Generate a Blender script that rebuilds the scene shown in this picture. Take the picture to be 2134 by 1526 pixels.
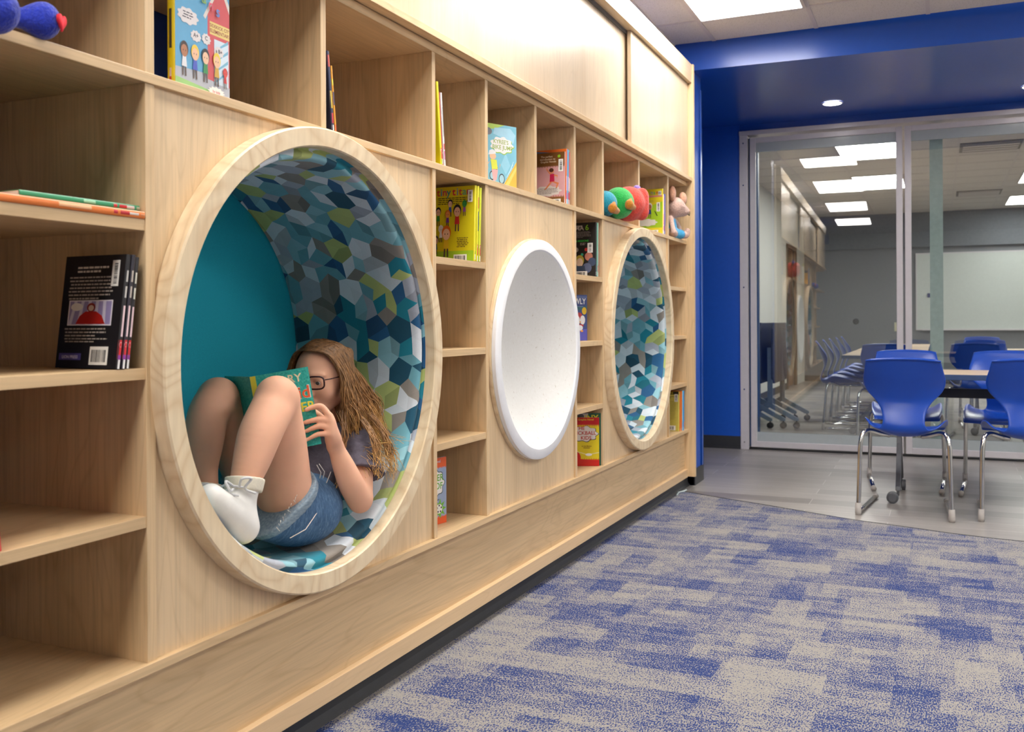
import bpy, bmesh, math, random
import numpy as np
from mathutils import Vector, Matrix
random.seed(7)
PI = math.pi
for o in list(bpy.data.objects): bpy.data.objects.remove(o, do_unlink=True)
SC = bpy.context.scene
COL = SC.collection

# ------------------------------------------------------------------ camera, world, exposure
F_PX = 1980.0
TH = math.atan(889 / F_PX)
cam = bpy.data.cameras.new('camera'); camo = bpy.data.objects.new('camera', cam); COL.objects.link(camo)
cam.sensor_fit = 'HORIZONTAL'; cam.sensor_width = 36.0; cam.lens = F_PX / 2134 * 36.0
cam.shift_y = (671.4 - 763) / 2134
cam.clip_start = 0.05; cam.clip_end = 60
cam.dof.use_dof = True; cam.dof.focus_distance = 3.1; cam.dof.aperture_fstop = 5.6
fwd = Vector((-math.sin(TH), math.cos(TH), 0)); rgt = Vector((math.cos(TH), math.sin(TH), 0)); up = Vector((0, 0, 1))
R = Matrix((rgt, up, -fwd)).transposed()
roll = -0.005   # the hand-held frame leans by a third of a degree
R = R @ Matrix.Rotation(roll, 3, 'Z')
camo.matrix_world = Matrix.Translation((1.45, 0, 1.07)) @ R.to_4x4()
SC.camera = camo
SC.view_settings.view_transform = 'Standard'; SC.view_settings.look = 'None'
SC.view_settings.gamma = 1; SC.view_settings.use_curve_mapping = False
SC.view_settings.exposure = 1.02
w = bpy.data.worlds.new('world'); SC.world = w; w.use_nodes = True
w.node_tree.nodes['Background'].inputs[0].default_value = (0.9, 0.93, 1, 1)
w.node_tree.nodes['Background'].inputs[1].default_value = 0.3
PANEL_E = 9.5      # strength of the ceiling panels
DOWN_E = 22.0      # strength of the round downlights

# ------------------------------------------------------------------ materials
def lin(c):
    c = c / 255.0
    return c / 12.92 if c <= 0.04045 else ((c + 0.055) / 1.055) ** 2.4
def rgb(r, g, b): return (lin(r), lin(g), lin(b), 1)
class NT:
    def __init__(s, name):
        s.m = bpy.data.materials.new(name); s.m.use_nodes = True; s.t = s.m.node_tree
        s.b = s.t.nodes['Principled BSDF']
    def n(s, typ, **kw):
        nd = s.t.nodes.new(typ)
        for k, v in kw.items():
            if k in nd.inputs: nd.inputs[k].default_value = v
            else: setattr(nd, k, v)
        return nd
    def l(s, a, b): s.t.links.new(a, b)
    def coord(s, scale, rot=(0, 0, 0)):
        tc = s.n('ShaderNodeTexCoord'); mp = s.n('ShaderNodeMapping')
        mp.inputs['Scale'].default_value = scale; mp.inputs['Rotation'].default_value = rot
        s.l(tc.outputs['Object'], mp.inputs['Vector']); return mp.outputs['Vector']
    def noise(s, vec, scale=1, detail=4, rough=.5, dist=0):
        nd = s.n('ShaderNodeTexNoise'); nd.inputs['Scale'].default_value = scale; nd.inputs['Detail'].default_value = detail
        nd.inputs['Roughness'].default_value = rough; nd.inputs['Distortion'].default_value = dist
        s.l(vec, nd.inputs['Vector']); return nd.outputs['Fac']
    def ramp(s, fac, stops, interp='LINEAR'):
        nd = s.n('ShaderNodeValToRGB'); nd.color_ramp.interpolation = interp
        e = nd.color_ramp.elements
        while len(e) < len(stops): e.new(.5)
        for i, (p, c) in enumerate(stops): e[i].position = p; e[i].color = c
        s.l(fac, nd.inputs['Fac']); return nd.outputs['Color']
    def mix(s, fac, a, b, mode='MIX'):
        nd = s.n('ShaderNodeMix', data_type='RGBA', blend_type=mode)
        for inp, v in ((0, fac), (6, a), (7, b)):
            if hasattr(v, 'is_output'): s.l(v, nd.inputs[inp])
            else: nd.inputs[inp].default_value = v
        return nd.outputs[2]
    def math(s, op, a, b=0.0, c=None):
        nd = s.n('ShaderNodeMath', operation=op)
        for i, v in enumerate((a, b) if c is None else (a, b, c)):
            if hasattr(v, 'is_output'): s.l(v, nd.inputs[i])
            else: nd.inputs[i].default_value = v
        return nd.outputs[0]
    def bump(s, h, st=.1, dist=.001):
        nd = s.n('ShaderNodeBump'); nd.inputs['Strength'].default_value = st; nd.inputs['Distance'].default_value = dist
        s.l(h, nd.inputs['Height']); s.l(nd.outputs['Normal'], s.b.inputs['Normal'])
MATS = {}
def pm(name, col, rough=.5, metal=0, spec=.5, var=.04, scale=30, **kw):
    """plain procedural surface with a faint tonal variation"""
    if name in MATS: return MATS[name]
    t = NT(name); v = t.coord((1, 1, 1)); f = t.noise(v, scale, 3)
    c = rgb(*col); d = tuple(x * (1 - var * 2) for x in c[:3]) + (1,); e = tuple(min(1, x * (1 + var * 2)) for x in c[:3]) + (1,)
    t.l(t.ramp(f, [(.3, d), (.7, e)]), t.b.inputs['Base Color'])
    t.b.inputs['Roughness'].default_value = rough; t.b.inputs['Metallic'].default_value = metal
    t.b.inputs['Specular IOR Level'].default_value = spec
    for k, x in kw.items(): t.b.inputs[k].default_value = x
    MATS[name] = t.m; return t.m
def emit(name, col, st):
    t = NT(name); t.b.inputs['Base Color'].default_value = (.8, .8, .8, 1)
    t.b.inputs['Emission Color'].default_value = col; t.b.inputs['Emission Strength'].default_value = st
    MATS[name] = t.m; return t.m
def wood(name, axis, col=(223, 192, 149), amt=1.0, rough=.42, seed=0.0, figure=1.0):
    """light maple laminate; axis = direction of the grain"""
    t = NT(name); a = [9.0, 9.0, 9.0]; a[axis] = .55
    v = t.coord(tuple(a)); tc = t.n('ShaderNodeVectorMath', operation='ADD'); t.l(v, tc.inputs[0]); tc.inputs[1].default_value = (seed, seed * 1.7, seed * .6)
    v = tc.outputs[0]
    big = t.noise(v, .8, 3, .5, .4)
    a2 = [120.0] * 3; a2[axis] = 3.0
    fine = t.noise(t.coord(tuple(a2)), 1, 3, .6)
    a3 = [5.0] * 3; a3[axis] = .9
    ring = t.noise(t.coord(tuple(a3)), 1.3, 2, .5, .6)
    wv = t.math('FRACT', t.math('MULTIPLY', ring, 9.0)); wv = t.math('ABSOLUTE', t.math('SUBTRACT', wv, .5))
    c = rgb(*col)
    def sc(k, r=1, g=1, b=1): return (min(1, c[0] * k * r), min(1, c[1] * k * g), min(1, c[2] * k * b), 1)
    base = t.ramp(big, [(.3, sc(1 - .12 * amt, 1, .97, .93)), (.5, sc(1)), (.72, sc(1 + .09 * amt))])
    f2 = t.ramp(fine, [(.35, (1 - .13 * amt,) * 3 + (1,)), (.6, (1, 1, 1, 1))])
    f3 = t.ramp(wv, [(0, (1 - .09 * amt * figure, 1 - .11 * amt * figure, 1 - .14 * amt * figure, 1)), (.16, (1, 1, 1, 1))])
    o = t.mix(1.0, base, f2, 'MULTIPLY'); o = t.mix(1.0, o, f3, 'MULTIPLY')
    t.l(o, t.b.inputs['Base Color']); t.b.inputs['Roughness'].default_value = rough
    t.bump(fine, .08, .0006)
    MATS[name] = t.m; return t.m

WV = wood('maple vertical grain', 2); WY = wood('maple lengthwise grain', 1, (218, 186, 142), .9)
WX = wood('maple cross grain', 0, (219, 188, 145))
WP = wood('maple panel', 2, (227, 198, 157), .8, .38, 3.1)
WD = wood('maple sliding door', 2, (214, 193, 164), .7, .3, 5.3, .6)
WEDGE = wood('maple edge band', 1, (222, 190, 148), .5)
WEDGEV = wood('maple edge band upright', 2, (224, 196, 160), .5)

def ringwood():
    t = NT('solid ash ring'); v = t.coord((1, 1, 1))
    n = t.noise(v, 3.2, 2, .4, .5); w_ = t.math('ABSOLUTE', t.math('SUBTRACT', t.math('FRACT', t.math('MULTIPLY', n, 15)), .5))
    f = t.noise(t.coord((60, 60, 8)), 1, 3)
    a = t.ramp(w_, [(0, rgb(222, 195, 156)), (.18, rgb(231, 208, 172)), (.5, rgb(236, 215, 180))])
    b = t.ramp(f, [(.3, (.9, .89, .87, 1)), (.65, (1, 1, 1, 1))])
    t.l(t.mix(1, a, b, 'MULTIPLY'), t.b.inputs['Base Color']); t.b.inputs['Roughness'].default_value = .4
    return t.m
WR = ringwood()
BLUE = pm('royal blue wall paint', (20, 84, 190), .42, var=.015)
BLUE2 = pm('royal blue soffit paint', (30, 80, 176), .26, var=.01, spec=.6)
BLUE_SHADED = pm('blue wall darkened for shade behind shelves', (22, 52, 120), .6)  # blue wall paint made darker: the shade behind the cubbies is in the colour
WHITEW = pm('off white wall paint', (214, 214, 208), .7, var=.01)
GREYW = pm('grey wall paint', (122, 124, 130), .7, var=.015)
RUB = pm('dark rubber base', (52, 53, 56), .45)
ALU = pm('brushed aluminium frame', (208, 203, 207), .38, .1, var=.01)
CHR = pm('chrome tube', (205, 205, 205), .12, 1.0, var=.0)
CHAIRB = pm('blue chair plastic', (20, 70, 172), .3, var=.01, spec=.5)
GREYP = pm('warm grey glide plastic', (168, 162, 158), .5)
DGREY = pm('dark grey metal', (96, 98, 104), .4, .2)
BLK = pm('black metal', (28, 28, 30), .45)
SKIN = pm('skin', (230, 176, 146), .6, spec=.3, var=.02, scale=14)
SKIN.node_tree.nodes['Principled BSDF'].inputs['Subsurface Weight'].default_value = .12
SKIN.node_tree.nodes['Principled BSDF'].inputs['Subsurface Radius'].default_value = (.012, .004, .002)
WHT = pm('white paper', (236, 234, 228), .6, var=.01)
PAGE = pm('book pages', (226, 220, 204), .8)
INK = pm('black ink', (24, 24, 26), .6)

# ------------------------------------------------------------------ objects
WORLD = {}
def thing(name, label, cat, loc=(0, 0, 0), group=None, rotz=0):
    o = bpy.data.objects.new(name, None); COL.objects.link(o); o.location = loc; o.rotation_euler = (0, 0, rotz)
    o.empty_display_size = .05; o['label'] = label; o['category'] = cat
    if group: o['group'] = group
    WORLD[o.name] = Vector(loc)
    return o
def finish(name, me, mats, parent=None, smooth=False, label=None):
    for m in mats: me.materials.append(m)
    o = bpy.data.objects.new(name, me); COL.objects.link(o)
    if parent: o.parent = parent
    if smooth: me.polygons.foreach_set('use_smooth', [True] * len(me.polygons))
    if label: o['label'] = label
    return o
def struct(o): o['kind'] = 'structure'; return o
class MB:
    def __init__(s): s.v = []; s.f = []; s.mi = []; s.cur = 0
    def m(s, i): s.cur = i; return s
    def face(s, pts):
        b = len(s.v); s.v += [tuple(p) for p in pts]; s.f.append(tuple(range(b, b + len(pts)))); s.mi.append(s.cur); return s
    def box(s, x0, x1, y0, y1, z0, z1):
        b = len(s.v)
        s.v += [(x, y, z) for z in (z0, z1) for y in (y0, y1) for x in (x0, x1)]
        for f in ((0, 2, 3, 1), (4, 5, 7, 6), (0, 1, 5, 4), (2, 6, 7, 3), (0, 4, 6, 2), (1, 3, 7, 5)):
            s.f.append(tuple(b + i for i in f)); s.mi.append(s.cur)
        return s
    def grid(s, fn, nu, nv, closeu=False):
        b = len(s.v)
        for j in range(nv):
            for i in range(nu): s.v.append(tuple(fn(i, j)))
        for j in range(nv - 1):
            for i in range(nu if closeu else nu - 1):
                k = (i + 1) % nu
                s.f.append((b + j * nu + i, b + j * nu + k, b + (j + 1) * nu + k, b + (j + 1) * nu + i)); s.mi.append(s.cur)
        return s
    def revolve(s, prof, c, axis='x', n=64):
        """prof: list of (r, a) ; closed around axis through c"""
        def fn(i, j):
            r, a = prof[j]; t = 2 * PI * i / n
            if axis == 'x': return (c[0] + a, c[1] + r * math.cos(t), c[2] + r * math.sin(t))
            if axis == 'z': return (c[0] + r * math.cos(t), c[1] + r * math.sin(t), c[2] + a)
            return (c[0] + r * math.cos(t), c[1] + a, c[2] - r * math.sin(t))
        return s.grid(fn, n, len(prof), True)
    def tube(s, pts, r, n=10, cap=True):
        pts = [Vector(p) for p in pts]; rs = r if isinstance(r, (list, tuple)) else [r] * len(pts)
        b = len(s.v); nrm = None
        for i, p in enumerate(pts):
            d = (pts[min(i + 1, len(pts) - 1)] - pts[max(i - 1, 0)])
            if d.length < 1e-9: d = Vector((0, 0, 1))
            d.normalize()
            if nrm is None:
                a = Vector((0, 0, 1)) if abs(d.z) < .9 else Vector((1, 0, 0)); nrm = d.cross(a).normalized()
            else:
                nrm = (nrm - d * nrm.dot(d))
                nrm = nrm.normalized() if nrm.length > 1e-6 else d.orthogonal().normalized()
            bn = d.cross(nrm)
            for k in range(n):
                t = 2 * PI * k / n; s.v.append(tuple(p + (nrm * math.cos(t) + bn * math.sin(t)) * rs[i]))
        for i in range(len(pts) - 1):
            for k in range(n):
                q = (k + 1) % n; s.f.append((b + i * n + k, b + i * n + q, b + (i + 1) * n + q, b + (i + 1) * n + k)); s.mi.append(s.cur)
        if cap:
            s.f.append(tuple(b + k for k in reversed(range(n)))); s.mi.append(s.cur)
            e = b + (len(pts) - 1) * n; s.f.append(tuple(e + k for k in range(n))); s.mi.append(s.cur)
        return s
    def prism(s, poly, fn, depth):
        """poly 2D outline mapped by fn(u, v, w); w from 0 to depth"""
        b = len(s.v); n = len(poly)
        for w_ in (0, depth):
            for (u, v) in poly: s.v.append(tuple(fn(u, v, w_)))
        s.f.append(tuple(b + i for i in range(n))); s.mi.append(s.cur)
        s.f.append(tuple(b + n + i for i in reversed(range(n)))); s.mi.append(s.cur)
        for i in range(n):
            k = (i + 1) % n; s.f.append((b + i, b + n + i, b + n + k, b + k)); s.mi.append(s.cur)
        return s
    def build(s, name, mats, parent=None, smooth=False, bev=0, label=None, local=False, fix=True):
        if not isinstance(mats, (list, tuple)): mats = [mats]
        off = Vector((0, 0, 0)) if (parent is None or local) else WORLD.get(parent.name, Vector((0, 0, 0)))
        me = bpy.data.meshes.new(name); me.from_pydata([(x - off[0], y - off[1], z - off[2]) for x, y, z in s.v], [], s.f)
        me.polygons.foreach_set('material_index', s.mi)
        if fix:
            bm = bmesh.new(); bm.from_mesh(me); bmesh.ops.recalc_face_normals(bm, faces=bm.faces); bm.to_mesh(me); bm.free()
        o = finish(name, me, mats, parent, smooth, label)
        if parent is not None and parent.name in WORLD: WORLD[o.name] = WORLD[parent.name]
        elif parent is not None: WORLD[o.name] = Vector((0, 0, 0))
        if bev:
            md = o.modifiers.new('bevel', 'BEVEL'); md.width = bev; md.segments = 2; md.limit_method = 'ANGLE'; md.angle_limit = .7
        return o
def spline(P, n=8):
    """Catmull-Rom through tuples of any length"""
    P = [tuple(p) for p in P]; Q = [P[0]] + P + [P[-1]]; out = []
    for i in range(1, len(Q) - 2):
        a, b, c, d = Q[i - 1:i + 3]
        for k in range(n):
            t = k / n
            out.append(tuple(.5 * ((2 * q) + (-p + r) * t + (2 * p - 5 * q + 4 * r - s_) * t * t + (-p + 3 * q - 3 * r + s_) * t ** 3) for p, q, r, s_ in zip(a, b, c, d)))
    out.append(P[-1]); return out

# implicit surfaces -> one continuous mesh
class SDF:
    def __init__(s, lo, hi, h):
        s.lo = np.array(lo, float); s.h = h
        s.n = np.ceil((np.array(hi) - s.lo) / h).astype(int) + 1
        s.F = np.full(s.n, .05, np.float32)
        s.ax = [s.lo[i] + h * np.arange(s.n[i]) for i in range(3)]
    def _sl(s, lo, hi, m):
        a = np.clip(np.floor((np.array(lo) - m - s.lo) / s.h).astype(int), 0, s.n)
        b = np.clip(np.ceil((np.array(hi) + m - s.lo) / s.h).astype(int) + 1, 0, s.n)
        sl = tuple(slice(int(p), int(q)) for p, q in zip(a, b))
        g = np.meshgrid(*[s.ax[i][sl[i]] for i in range(3)], indexing='ij')
        return sl, g
    def _comb(s, sl, d, k, sub):
        A = s.F[sl]; d = d.astype(np.float32)
        if sub: s.F[sl] = np.maximum(A, -d); return
        if k > 0:
            h = np.maximum(k - np.abs(A - d), 0) / k; s.F[sl] = np.minimum(A, d) - h * h * k * .25
        else: s.F[sl] = np.minimum(A, d)
    def cap(s, a, b, ra, rb=None, k=.015, sub=False):
        rb = ra if rb is None else rb; a = np.array(a, float); b = np.array(b, float); R_ = max(ra, rb)
        sl, (x, y, z) = s._sl(np.minimum(a, b) - R_, np.maximum(a, b) + R_, .03)
        if x.size == 0: return s
        d = b - a; L = max(float(d @ d), 1e-9)
        t = np.clip(((x - a[0]) * d[0] + (y - a[1]) * d[1] + (z - a[2]) * d[2]) / L, 0, 1)
        q = np.sqrt((x - a[0] - t * d[0]) ** 2 + (y - a[1] - t * d[1]) ** 2 + (z - a[2] - t * d[2]) ** 2) - (ra + t * (rb - ra))
        s._comb(sl, q, k, sub); return s
    def chain(s, pts, k=.015, sub=False):
        P_ = np.array(spline([tuple(p) for p in pts], 5) if len(pts) > 2 else pts, float); m = P_[:, 3].max()
        sl, (x, y, z) = s._sl(P_[:, :3].min(0) - m, P_[:, :3].max(0) + m, .03)
        if x.size == 0: return s
        best = None
        for a, b in zip(P_, P_[1:]):
            d = b[:3] - a[:3]; L = max(float(d @ d), 1e-9)
            t = np.clip(((x - a[0]) * d[0] + (y - a[1]) * d[1] + (z - a[2]) * d[2]) / L, 0, 1)
            q = np.sqrt((x - a[0] - t * d[0]) ** 2 + (y - a[1] - t * d[1]) ** 2 + (z - a[2] - t * d[2]) ** 2) - (a[3] + t * (b[3] - a[3]))
            best = q if best is None else np.minimum(best, q)
        s._comb(sl, best, k, sub)
        return s
    def ell(s, c, r, R_=None, k=.015, sub=False):
        c = np.array(c, float); r = np.array(r, float); m = float(r.max())
        sl, (x, y, z) = s._sl(c - m, c + m, .03)
        if x.size == 0: return s
        p = np.stack([x - c[0], y - c[1], z - c[2]], -1)
        if R_ is not None: p = p @ np.array(R_)      # columns of R_ = local axes
        k0 = np.sqrt(((p / r) ** 2).sum(-1)); k1 = np.sqrt(((p / r ** 2) ** 2).sum(-1)) + 1e-9
        s._comb(sl, k0 * (k0 - 1) / k1, k, sub); return s
    def cut(s, n, p):
        """keep the side where (x-p).n < 0"""
        n = np.array(n, float); n /= np.linalg.norm(n)
        x, y, z = np.meshgrid(*s.ax, indexing='ij', sparse=True)
        s.F = np.maximum(s.F, ((x - p[0]) * n[0] + (y - p[1]) * n[1] + (z - p[2]) * n[2]).astype(np.float32)); return s
    def mesh(s, name, mats, parent=None, off=(0, 0, 0), smooth_it=0, label=None, matfn=None):
        F = s.F; S = F < 0; n = np.array(F.shape)
        cs = np.zeros(n - 1, np.int8)
        for i in (0, 1):
            for j in (0, 1):
                for k in (0, 1): cs += S[i:n[0] - 1 + i, j:n[1] - 1 + j, k:n[2] - 1 + k]
        act = (cs > 0) & (cs < 8); idx = np.full(act.shape, -1, np.int64); I = np.argwhere(act); idx[act] = np.arange(len(I))
        acc = np.zeros((len(I), 3)); cnt = np.zeros(len(I))
        for ax in range(3):
            o1, o2 = [a for a in range(3) if a != ax]
            for u in (0, 1):
                for v in (0, 1):
                    a = I.copy(); a[:, o1] += u; a[:, o2] += v; b = a.copy(); b[:, ax] += 1
                    fa = F[tuple(a.T)]; fb = F[tuple(b.T)]; m = (fa < 0) != (fb < 0)
                    t = fa[m] / (fa[m] - fb[m]); p = a[m].astype(float); p[:, ax] += t
                    acc[m] += p; cnt[m] += 1
        V = acc / cnt[:, None] * s.h + s.lo - np.array(off)
        faces = []
        for ax in range(3):
            o1, o2 = [(1, 2), (2, 0), (0, 1)][ax]
            sl0 = [slice(None)] * 3; sl1 = [slice(None)] * 3; sl0[ax] = slice(0, -1); sl1[ax] = slice(1, None)
            d = S[tuple(sl0)] != S[tuple(sl1)]; E_ = np.argwhere(d)
            E_ = E_[(E_[:, o1] > 0) & (E_[:, o2] > 0) & (E_[:, o1] < n[o1] - 1) & (E_[:, o2] < n[o2] - 1)]
            if not len(E_): continue
            ins = S[tuple(E_.T)]
            q = []
            for (u, v) in ((0, 0), (-1, 0), (-1, -1), (0, -1)):
                c = E_.copy(); c[:, o1] += u; c[:, o2] += v; q.append(idx[tuple(c.T)])
            q = np.stack(q, 1); q[~ins] = q[~ins][:, ::-1]; faces.append(q)
        Fc = np.concatenate(faces); Fc = Fc[(Fc >= 0).all(1)]
        for _ in range(smooth_it):
            nb = np.zeros_like(V); c2 = np.zeros(len(V))
            for a_, b_ in ((0, 1), (1, 2), (2, 3), (3, 0)):
                np.add.at(nb, Fc[:, a_], V[Fc[:, b_]]); np.add.at(c2, Fc[:, a_], 1)
                np.add.at(nb, Fc[:, b_], V[Fc[:, a_]]); np.add.at(c2, Fc[:, b_], 1)
            V = V * .5 + nb / np.maximum(c2, 1)[:, None] * .5
        me = bpy.data.meshes.new(name); me.vertices.add(len(V)); me.vertices.foreach_set('co', V.astype(np.float32).ravel())
        me.loops.add(len(Fc) * 4); me.loops.foreach_set('vertex_index', Fc.astype(np.int32).ravel())
        me.polygons.add(len(Fc)); me.polygons.foreach_set('loop_start', (np.arange(len(Fc)) * 4).astype(np.int32))
        if matfn is not None:
            cen = V[Fc].mean(1) + np.array(off); me.polygons.foreach_set('material_index', matfn(cen).astype(np.int32))
        me.update(calc_edges=True); me.validate()
        if not isinstance(mats, (list, tuple)): mats = [mats]
        return finish(name, me, mats, parent, True, label)

def text_geo(s, size):
    cu = bpy.data.curves.new('t', 'FONT'); cu.body = s; cu.size = size; cu.align_x = 'CENTER'; cu.resolution_u = 3; cu.offset = size * .018
    o = bpy.data.objects.new('t', cu); COL.objects.link(o)
    dg = bpy.context.evaluated_depsgraph_get(); dg.update()
    me = bpy.data.meshes.new_from_object(o.evaluated_get(dg))
    vs = [tuple(v.co) for v in me.vertices]; fs = [tuple(p.vertices) for p in me.polygons]
    bpy.data.objects.remove(o); bpy.data.meshes.remove(me); bpy.data.curves.remove(cu)
    return vs, fs

# ================================================================== ROOM
ZC = 2.886
def carpet_mat():
    t = NT('heathered blue and beige loop carpet')
    tc = t.n('ShaderNodeTexCoord'); O_ = tc.outputs['Object']
    def mp(sc, rot=0, loc=(0, 0, 0)):
        m = t.n('ShaderNodeMapping'); m.inputs['Scale'].default_value = sc; m.inputs['Rotation'].default_value = (0, 0, rot); m.inputs['Location'].default_value = loc
        t.l(O_, m.inputs['Vector']); return m.outputs['Vector']
    def cells(sc, loc):
        # brick texture gives straight-edged patches of random tone
        b = t.n('ShaderNodeTexBrick'); b.inputs['Scale'].default_value = 1; b.inputs['Mortar Size'].default_value = 0
        b.inputs['Color1'].default_value = (0, 0, 0, 1); b.inputs['Color2'].default_value = (1, 1, 1, 1); b.offset = .37; b.squash = 1.0
        b.inputs['Brick Width'].default_value = sc[0]; b.inputs['Row Height'].default_value = sc[1]
        t.l(mp((1, 1, 1), 0, loc), b.inputs['Vector']); return b.outputs['Color']
    nz = lambda v, s, d=3, r=.5: t.noise(v, s, d, r)
    a = cells((.31, .15), (.1, .02, 0)); b = cells((.12, .23), (.31, .4, 0)); c = cells((.21, .05), (.7, .13, 0))
    big = nz(mp((1, 1, 1)), 3.5, 4); med = nz(mp((8, 30, 1)), 1.0, 4, .65); med2 = nz(mp((26, 9, 1)), 1.0, 4, .65)
    s = t.math('ADD', t.math('MULTIPLY', a, .30), t.math('MULTIPLY', b, .24)); s = t.math('ADD', s, t.math('MULTIPLY', c, .18))
    s = t.math('ADD', s, t.math('MULTIPLY', big, .35)); s = t.math('ADD', s, t.math('MULTIPLY', med, .45)); s = t.math('ADD', s, t.math('MULTIPLY', med2, .35))
    yarn = nz(mp((260, 110, 1), .12), 1, 2, .6)
    thr = t.math('ADD', t.math('MULTIPLY', t.math('SUBTRACT', s, .935), 1.25), t.math('MULTIPLY', t.math('SUBTRACT', yarn, .5), 3.2))
    fac = t.ramp(thr, [(.0, (0, 0, 0, 1)), (.1, (1, 1, 1, 1))])
    y2 = nz(mp((90, 260, 1), .12), 1, 2)
    bl = t.mix(y2, rgb(32, 48, 100), rgb(58, 78, 132)); be = t.mix(y2, rgb(120, 118, 117), rgb(178, 172, 164))
    t.l(t.mix(fac, be, bl), t.b.inputs['Base Color']); t.b.inputs['Roughness'].default_value = .95
    t.b.inputs['Specular IOR Level'].default_value = .1
    t.bump(yarn, .5, .003); return t.m
def vinyl_mat():
    t = NT('grey wood look vinyl planks')
    v = t.coord((1, 1, 1), (0, 0, .0))
    b = t.n('ShaderNodeTexBrick'); b.inputs['Scale'].default_value = 1; b.inputs['Mortar Size'].default_value = .002; b.offset = .37
    b.inputs['Brick Width'].default_value = 1.2; b.inputs['Row Height'].default_value = .18
    b.inputs['Color1'].default_value = rgb(132, 126, 122); b.inputs['Color2'].default_value = rgb(172, 167, 162); b.inputs['Mortar'].default_value = rgb(196, 192, 188)
    mp = t.n('ShaderNodeMapping'); tc = t.n('ShaderNodeTexCoord'); t.l(tc.outputs['Object'], mp.inputs['Vector']); mp.inputs['Rotation'].default_value = (0, 0, 0)
    t.l(mp.outputs['Vector'], b.inputs['Vector'])
    g = t.noise(t.coord((2, 24, 2)), 1.6, 5, .6, .3)
    gg = t.ramp(g, [(.3, (.82, .81, .8, 1)), (.68, (1.0, 1.0, 1.0, 1))])
    t.l(t.mix(1, b.outputs['Color'], gg, 'MULTIPLY'), t.b.inputs['Base Color']); t.b.inputs['Roughness'].default_value = .33
    return t.m
def tile_mat():
    t = NT('mineral fibre ceiling tile'); v = t.coord((1, 1, 1)); f = t.noise(v, 160, 2, .7)
    t.l(t.ramp(f, [(.32, rgb(168, 160, 152)), (.42, rgb(214, 208, 202))]), t.b.inputs['Base Color']); t.b.inputs['Roughness'].default_value = .9
    t.bump(f, .4, .002); return t.m
VIN = vinyl_mat(); CARP = carpet_mat(); TILE = tile_mat(); GRID = pm('ceiling grid bar', (200, 192, 188), .5, var=.01)

def sslab(name, args, mat): return struct(MB().box(*args).build(name, mat))
sslab('floor', (-1.6, 6.2, -5.2, 17.7, -.1, 0), VIN)
edge = [(-.3, 5.90), (-.005, 5.845), (.192, 5.751), (.548, 5.592), (.828, 5.458), (1.047, 5.359), (1.32, 5.271), (1.541, 5.198), (1.818, 5.15), (2.4, 5.07), (3.4, 5.02), (6.1, 5.0)]
edge = [e for e in spline(edge, 5)]
c = MB(); c.prism([(6.1, -5.1), (-.3, -5.1)][::-1] + [(x, y) for x, y in edge][::-1], lambda u, v, w_: (u, v, w_), .006)
cp = struct(c.build('carpet', CARP)); cp['label'] = 'blue and beige heathered carpet with a curved front edge'
tr = MB().tube([(x, y + .004, .003) for x, y in edge], .0055, 6); struct(tr.build('trim_1', BLK))
ceil = struct(MB().box(-1.6, 6.2, -5.2, 6.15, ZC, ZC + .05).build('ceiling', TILE))
sslab('ceiling.001', (-1.6, 6.2, 8.2, 17.7, ZC, ZC + .05), TILE)
g = MB(); x = .133 - .634 * 3
GX = [.133 + .634 * k for k in range(0, 10)]
for x in GX: g.box(x - .012, x + .012, -5.2, 6.15, ZC - .004, ZC + .01)
for k in range(18): y = 5.70 - .634 * k; g.box(-.145, 6.2, y - .012, y + .012, ZC - .003, ZC + .01)
g.box(-.15, -.12, -5.2, 6.15, ZC - .006, ZC + .01)
g.build('ceiling_grid', GRID, ceil)
g = MB()
for k in range(-2, 10): x = .45 + .6 * k; g.box(x - .012, x + .012, 8.2, 17.6, ZC - .004, ZC + .01)
for k in range(16): y = 8.6 + .6 * k; g.box(-1.5, 6.2, y - .012, y + .012, ZC - .003, ZC + .01)
struct(g.build('trim_2', GRID))
# beam / soffit between the two rooms (front face drifts back slightly to the right)
b = MB(); b.prism([(-1.6, 6.06), (6.2, 6.45), (6.2, 8.16), (-1.6, 8.01)], lambda u, v, w_: (u, v, 2.705 + w_), .30)
struct(b.build('wall_beam', BLUE2))
sslab('wall_left', (-.62, -.51, -5.2, 6.12, 0, ZC + .05), BLUE_SHADED)
sslab('wall_upper_left', (-.51, -.145, -5.2, 6.3, 2.695, ZC + .05), BLUE)
sslab('wall_end', (-.62, -.008, 6.128, 6.37, 0, 2.705), BLUE)
sslab('wall_recess', (-1.6, -1.5, 6.2, 8.1, 0, 2.705), BLUE)
sslab('wall_recess_front', (-1.5, -.62, 6.2, 6.3, 0, 2.705), BLUE)
sslab('wall_back', (-1.6, -.062, 8.03, 8.13, 0, 2.705), BLUE)
sslab('wall_right', (6.1, 6.2, -5.2, 17.7, 0, ZC + .05), WHITEW)
sslab('wall_rear', (-.62, 6.2, -5.2, -5.1, 0, ZC + .05), WHITEW)
sslab('wall_far', (-1.6, 6.2, 17.5, 17.6, 0, ZC + .05), GREYW)
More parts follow.
